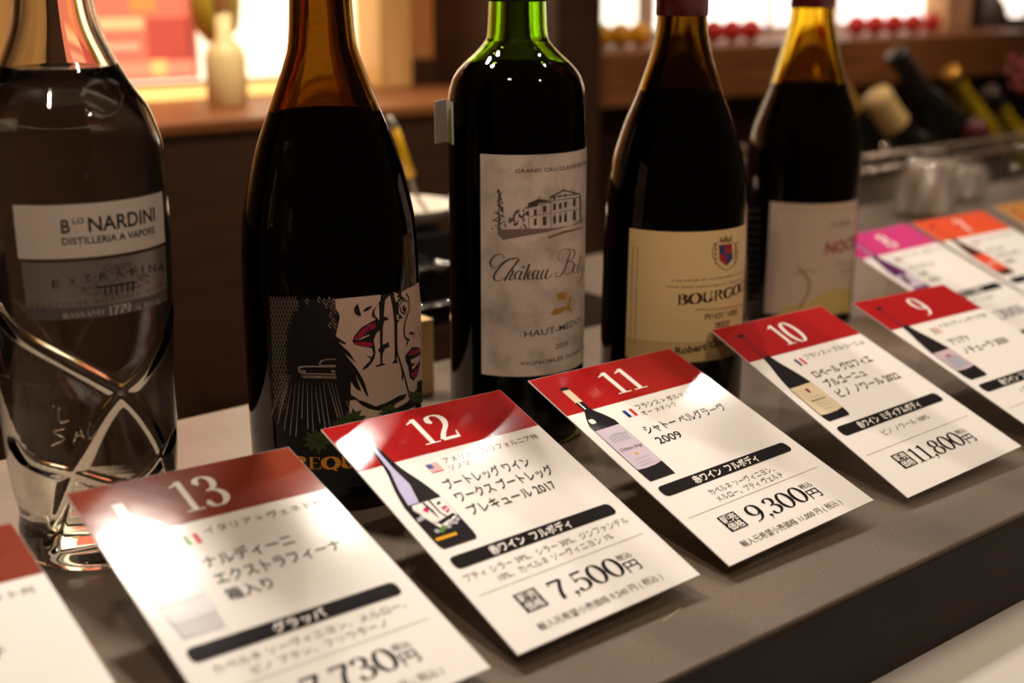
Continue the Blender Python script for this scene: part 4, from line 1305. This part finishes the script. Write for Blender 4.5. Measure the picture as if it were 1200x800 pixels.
YF, YB = 1.25, 1.50
cab = thing('back_cabinet', 'dark brown wooden wall cabinet with lit niches behind the counter', 'cabinet', (1.2, 1.4, -0.9))
zs = at(182, 147, YF).z                       # top of the left shelf
xp0, xp1 = at(640, 0, YF).x, at(693, 0, YF).x  # the dark post
box('lower_panel', (-0.4, YF + .004, -0.9), (xp0, YF + .02, zs - .012), M_DARKWOOD, cab)
box('shelf', (-0.4, YF, zs - .012), (xp0 - .001, YB + .1, zs), M_WOOD, cab, bevel=.002)
box('post', (xp0, YF - .02, -0.9), (xp1, YF + .3, 0.62), M_DARKWOOD, cab, bevel=.002)
zr = at(697, 63, YF).z; zr0 = at(697, 128, YF).z
box('shelf', (xp1 + .001, YF, zr0), (3.6, YF + .5, zr), M_WOOD, cab, bevel=.002)
box('lower_panel', (xp1 + .001, YF + .06, -0.9), (3.6, YF + .08, zr0 - .001), M_DARKWOOD, cab)
# pale wooden frame post and tan panel at the right of the lit niche
xa, xb, xc = at(428, 0, YB - .02).x, at(466, 0, YB - .02).x, at(642, 0, YB - .02).x
zpan = at(500, 68, YB - .02).z
box('frame_post', (xa, YB - .05, zs + .001), (xb, YB + .02, 0.6), M_PALEWOOD, cab, bevel=.002)
box('side_panel', (xb + .001, YB - .02, zpan), (xp0 - .001, YB + .02, 0.6), noisy(mat('tan_panel', (190, 130, 78), rough=.6), 4, (182, 122, 72), (198, 138, 84)), cab)
box('side_panel_base', (xb + .001, YB - .03, zs + .001), (xp0 - .001, YB + .02, zpan - .001), M_DARKWOOD, cab)
# left niche: lit back panel, bright strip at its foot
zl = at(200, 97, YB).z
xl0, xl1 = at(20, 40, YB).x, at(68, 40, YB).x
box('light_strip', (xl1, YB - .012, zs + .0005), (xa - .001, YB, zl - .003), E('amber', (255, 214, 130), 1.1), cab)
box('strip_trim', (xl1, YB - .014, zl - .003), (xa - .001, YB - .001, zl + .001), M_WOOD, cab)
box('light_panel', (xl1, YB + .004, zl), (xa - .001, YB + .02, 0.6), E('cream', (255, 244, 214), 1.5), cab)
box('niche_side', (xl0, YB - .06, zs + .001), (xl1 - .001, YB + .02, 0.6), M_DARKWOOD, cab)
box('side_panel', (-0.4, YB - .02, zs + .001), (xl0 - .001, YB + .02, 0.6), M_PALEWOOD, cab)
# poster
pst = thing('poster', 'blurred red and pink backlit poster on the lit panel at upper left', 'poster', at(170, 96, YB - .01))
pa, pb = at(69, 96, YB), at(232, 96, YB)
box('poster_sheet', (pa.x, YB - .004, zl + .004), (pb.x, YB + .002, 0.55), E('poster_rose', (202, 112, 88), 0.95), pst)
for (x0_, y0_, x1_, y1_, c_, s_) in ((110, 20, 165, 36, (240, 170, 120), 1.2), (112, 50, 160, 60, (235, 160, 130), 1.1), (150, -10, 178, 14, (225, 130, 70), 1.1), (172, 20, 222, 70, (182, 78, 66), .85), (176, 70, 192, 88, (240, 190, 110), 1.3), (100, 70, 225, 93, (212, 140, 112), 1.0)):
    a_, b_ = at(x0_, y1_, YB), at(x1_, y0_, YB)
    box('poster_patch', (a_.x, YB - .0055, a_.z), (b_.x, YB - .0045, b_.z), E('patch_%d' % x0_ + '_%d' % y0_, c_, s_), pst)
ol = at(238, 40, YB)
of = bm_obj('hanging_ornament', lathe_bm([(0, 0), (.004, .012), (.02, .026), (.05, .03), (.09, .026), (.11, .01), (.115, 0)], 24, (ol.x, YB - .035, ol.z - .012)), mat('olive_paper', (176, 160, 50), rough=.6), smooth=True)
setp(of, 'olive-yellow rounded ornament hanging beside the red poster', 'ornament')
cb = at(268, 135, 1.38)
t = thing('cream_bottle', 'blurred cream-coloured bottle standing on the back shelf beside the red poster', 'bottle', (cb.x, 1.38, zs))
bm_obj('body', lathe_bm([(.0006, 0), (.0006, .021), (.003, .023), (.055, .023), (.066, .019), (.074, .010), (.105, .009), (.105, 0)], 32, (cb.x, 1.38, zs)), mat('cream_ceramic', (225, 205, 155), rough=.4), t, smooth=True)
bm_obj('cap', lathe_bm([(.1055, 0), (.1055, .0105), (.125, .0105), (.125, 0)], 24, (cb.x, 1.38, zs)), mat('brown_cap', (150, 105, 60), rough=.5), t)

# right niche: lit back wall, white boxes, rows of small red balls and yellow ones
box('light_panel', (xp1 + .002, YF + .42, zr + .001), (3.6, YF + .44, 0.6), E('peach', (246, 190, 140), 0.9), cab)
YN = YF + .12


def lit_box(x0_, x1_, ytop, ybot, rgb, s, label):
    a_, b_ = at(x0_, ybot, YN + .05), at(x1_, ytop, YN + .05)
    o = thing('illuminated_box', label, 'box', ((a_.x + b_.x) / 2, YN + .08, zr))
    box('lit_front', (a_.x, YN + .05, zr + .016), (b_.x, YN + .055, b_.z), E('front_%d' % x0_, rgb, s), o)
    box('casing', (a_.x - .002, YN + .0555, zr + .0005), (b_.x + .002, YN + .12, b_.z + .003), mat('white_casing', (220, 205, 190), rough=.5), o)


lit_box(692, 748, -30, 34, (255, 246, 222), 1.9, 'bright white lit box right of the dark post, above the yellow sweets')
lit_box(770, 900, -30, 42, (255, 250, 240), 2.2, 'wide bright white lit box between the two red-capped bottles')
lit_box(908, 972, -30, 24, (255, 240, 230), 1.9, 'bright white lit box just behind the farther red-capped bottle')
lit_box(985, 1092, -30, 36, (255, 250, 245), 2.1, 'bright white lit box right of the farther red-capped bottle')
YBALL = YF + .08
pl = mat('red_sweet', (205, 50, 36), rough=.35); yl = mat('yellow_sweet', (225, 160, 30), rough=.35)


ORD = ('first', 'second', 'third', 'fourth', 'fifth', 'sixth')


def ball(px, r, m, label, group):
    c_ = at(px, 50, YBALL)
    o = bm_obj('sweet', lathe_bm([(0, 0)] + [(r - r * math.cos(math.radians(a)), r * math.sin(math.radians(a))) for a in range(15, 180, 15)] + [(2 * r, 0)], 20, (c_.x, YBALL, zr)), m, smooth=True)
    setp(o, label, 'sweet', group)


for k, px in enumerate((835, 857, 879)): ball(px, .0165, pl, ORD[k] + ' from the left of the red sweets between the two red-capped bottles', 'red sweets between the capped bottles')
for k, px in enumerate((1002, 1024, 1046, 1068, 1090)): ball(px, .0165, pl, ORD[k] + ' from the left of the red sweets right of the farther red-capped bottle', 'red sweets right of the far bottle')
for k, px in enumerate((704, 727, 750)): ball(px, .0165, yl, ORD[k] + ' from the left of the yellow sweets right of the dark post', 'yellow sweets by the post')
a_ = at(1108, 40, YN); b_ = at(1142, -30, YN)
o = box('carton', (a_.x, YN, zr), (b_.x, YN + .1, b_.z), noisy(mat('tan_carton', (215, 165, 115), rough=.7), 8, (208, 158, 108), (222, 172, 122)), bevel=.002)
setp(o, 'tan carton standing on the back shelf at upper right', 'box')
a_ = at(1150, 30, YN); b_ = at(1230, -30, YN)
o = box('dark_carton', (a_.x, YN, zr), (b_.x, YN + .1, b_.z), mat('dark_carton', (60, 40, 30), rough=.6), bevel=.002)
setp(o, 'dark brown carton at the upper right end of the back shelf', 'box')
a_ = at(1165, 20, YN); b_ = at(1215, -30, YN)
o = bm_obj('glare_shape', lathe_bm([(0, 0), (0, .012), (.02, .018), (.035, .03), (.06, .032), (.07, .02), (.072, 0)], 32, (at(1190, 20, YBALL).x, YBALL, zr + .02)), E('glare_white', (255, 240, 225), 2.0), smooth=True)  # added glowing body in place of a white glare
setp(o, 'small glowing white shape standing in for the glare at the top right corner', 'glare')
sb = box('glare_block', (at(1190, 20, YBALL).x - .012, YBALL - .012, zr), (at(1190, 20, YBALL).x + .012, YBALL + .012, zr + .02), M_BLACK, bevel=.001)  # added block that only carries the glare shape
sb.parent = None
setp(sb, 'small black block added under the glowing glare shape at the top right corner', 'block')

# ------------------------------------------------------------------ tub with leaning bottles at the right
YT = 0.90
tx0 = at(985, 200, YT).x; tx1 = 2.3
ztop = at(1080, 176, YT).z
tub = thing('clear_tub', 'large clear acrylic tub with double rim holding leaning bottles at right', 'tub', ((tx0 + tx1) / 2, YT + .1, 0))
YT2 = 1.235; ZT = -0.2
box('front_wall', (tx0, YT, ZT), (tx1, YT + .004, ztop), M_ACRYL, tub)
box('side_wall', (tx0, YT + .0045, ZT), (tx0 + .004, YT2, ztop), M_ACRYL, tub)
box('tub_floor', (tx0 + .0045, YT + .0045, ZT), (tx1, YT2, ZT + .005), mat('tub_floor_grey', (120, 105, 92), rough=.5), tub)
for z in (ztop + .002, ztop - .014):
    bm_obj('rim', tube_bm([(tx0 - .003, YT2, z), (tx0 - .003, YT - .004, z), (tx1, YT - .004, z)], .003, 10), mat('rim_plastic', (160, 138, 120), rough=.2, metal=.4), tub, smooth=True)
for px, py in ((1037, 172), (1068, 186), (1090, 196), (1113, 192), (1095, 205), (1195, 173), (1186, 218), (1188, 198)):  # shiny beads added near the rim just to give blurred light dots
    c_ = at(px, py, YT - .012)
    bm_obj('bokeh_bead', lathe_bm([(-.005, 0)] + [(-.005 * math.cos(math.radians(a)), .005 * math.sin(math.radians(a))) for a in range(20, 180, 20)] + [(.005, 0)], 16, c_), mat('bokeh_bead_metal', (235, 225, 212), rough=.22, metal=1), tub, smooth=True)


def lean_bottle(name, label, tip, Yt, glass, foil, foilc, lab, rb=.034, rn=.0135, length=.28, neck=.10):
    P = at(*tip, Yt)
    d = Vector((-.6, .25, .76)).normalized()          # they all lean the same way in the tub
    M = Matrix.Translation(P - d * length) @ d.to_track_quat('Z', 'Y').to_matrix().to_4x4()
    t = thing(name, label, 'bottle', P - d * length)
    L = length
    pr = smooth_prof([(0, rb * .85), (.004, rb), (.06, rb), (L - neck - .05, rb), (L - neck - .02, rb * .82), (L - neck + .01, rn * 1.5), (L - neck + .03, rn * 1.1), (L - .02, rn), (L - .006, rn * 1.1), (L, rn)])
    bm_obj('glass_body', lathe_bm([(0.003, 0)] + pr + [(L, 0)], 40, axis=M), glass, t, smooth=True)
    if foil:
        bm_obj('foil', lathe_bm([(L - foil, rn * 1.14), (L - .02, rn * 1.12), (L - .006, rn * 1.2), (L + .001, rn * 1.15), (L + .002, 0)], 32, axis=M), foilc, t, smooth=True)
    zl_ = L - neck - .06
    bm_obj('label_sheet', lathe_bm([(zl_ - .075, rb + .0004), (zl_, rb + .0004)], 40, axis=M), flat('lean_%d' % lab[0], lab), t)
    return t


DKG = mat('dark_bottle_glass', (22, 22, 16), rough=.08); OLG = mat('olive_bottle_glass', (150, 128, 24), rough=.08)
GF = mat('gold_foil', (215, 165, 70), rough=.35, metal=.6); CF = mat('cream_foil', (222, 185, 120), rough=.5); BF = mat('black_foil', (38, 32, 34), rough=.3); RF = mat('plum_foil', (92, 30, 40), rough=.35)
lean_bottle('leaning_bottle', 'bottle with gold foil neck leaning behind the farther red-capped bottle', (968, 84), 1.182, DKG, .085, GF, (205, 190, 160))
lean_bottle('leaning_bottle', 'bottle with wide cream foil neck leaning in the tub, next to the gold-necked one', (1026, 112), 1.02, DKG, .05, CF, (120, 60, 60), rn=.0165)
lean_bottle('leaning_bottle', 'dark bottle with black foil leaning in the middle of the tub', (1050, 62), 1.105, DKG, .09, BF, (185, 165, 140))
lean_bottle('leaning_bottle', 'dark bottle with plum foil leaning low in the tub before the olive one', (1140, 148), 1.01, DKG, .05, RF, (186, 120, 110), length=.25)
lean_bottle('leaning_bottle', 'olive-yellow glass bottle neck leaning at the right of the tub', (1112, 84), 1.182, OLG, .012, GF, (200, 180, 120))
lean_bottle('leaning_bottle', 'dark olive bottle leaning at the far right below the pink grapes', (1158, 108), 1.105, OLG, .03, BF, (150, 140, 120))
sh = box('tub_shelf', (tx0 - .02, YT - .004, -0.9), (tx1 + .02, YT2 + .005, ZT - .001), M_DARKWOOD)
setp(sh, 'low dark wooden shelf unit that carries the clear tub', 'shelf')
# wrapped pieces in front of the tub
WRAP = mat('clear_wrap', (190, 172, 158), rough=.25, alpha=.85, coat=1.0)


def wrapped(px, py0, py1, Y, w_, label):
    lo = at(px, py1, Y)
    hi = at(px, py0, Y)
    t = thing('wrapped_packet', label, 'packet', (lo.x, Y, 0))
    H_ = hi.z
    random.seed(px)
    ph = [random.uniform(0, 6) for _ in range(4)]
    rf = lambda th, z, r: r * (1 + .16 * math.sin(3 * th + ph[0] + z * 60) + .1 * math.sin(7 * th + ph[1] - z * 90) + .06 * math.sin(13 * th + ph[2]))
    bm_obj('wrapped_body', lathe_bm([(.0, 0), (.0, w_ * .8)] + [(H_ * k / 12, w_ * (1 - .35 * (k / 12) ** 3)) for k in range(1, 11)] + [(H_ * .9, w_ * .28), (H_ * .97, w_ * .4), (H_, w_ * .55), (H_, 0)], 48, (lo.x, Y, 0), rfun=rf), WRAP, t, smooth=True)
    bm_obj('tie', lathe_bm([(H_ * .895, w_ * .34), (H_ * .92, w_ * .36)], 24, (lo.x, Y, 0)), mat('tan_tie', (180, 130, 70), rough=.5), t)


wrapped(1083, 176, 260, .80, .028, 'whitish crumpled plastic-wrapped packet behind card 8')
wrapped(1122, 188, 262, .84, .024, 'greyish crumpled plastic-wrapped packet behind card 7')
# grapes hanging at the right edge
gp = thing('grape_bunch', 'small bunch of pinkish red grapes at the upper right edge', 'grapes', at(1190, 100, .95))
gm = mat('pink_grape', (165, 66, 66), rough=.3)
for i, (px, py) in enumerate(((1186, 70), (1196, 78), (1182, 84), (1192, 92), (1203, 88), (1196, 104), (1206, 100), (1188, 100), (1204, 70))):
    c_ = at(px, py, .93 + .004 * (i % 3)); r = .0058
    bm_obj('grape', lathe_bm([(-r, 0)] + [(-r * math.cos(math.radians(a)), r * math.sin(math.radians(a))) for a in range(20, 180, 20)] + [(r, 0)], 16, c_), gm, gp, smooth=True)
bm_obj('stem', tube_bm([at(1195, 60, .94), at(1200, 30, .94), at(1215, -10, .94), at(1240, -30, .94)], .0014, 8), mat('stem_brown', (90, 60, 35), rough=.6), gp)
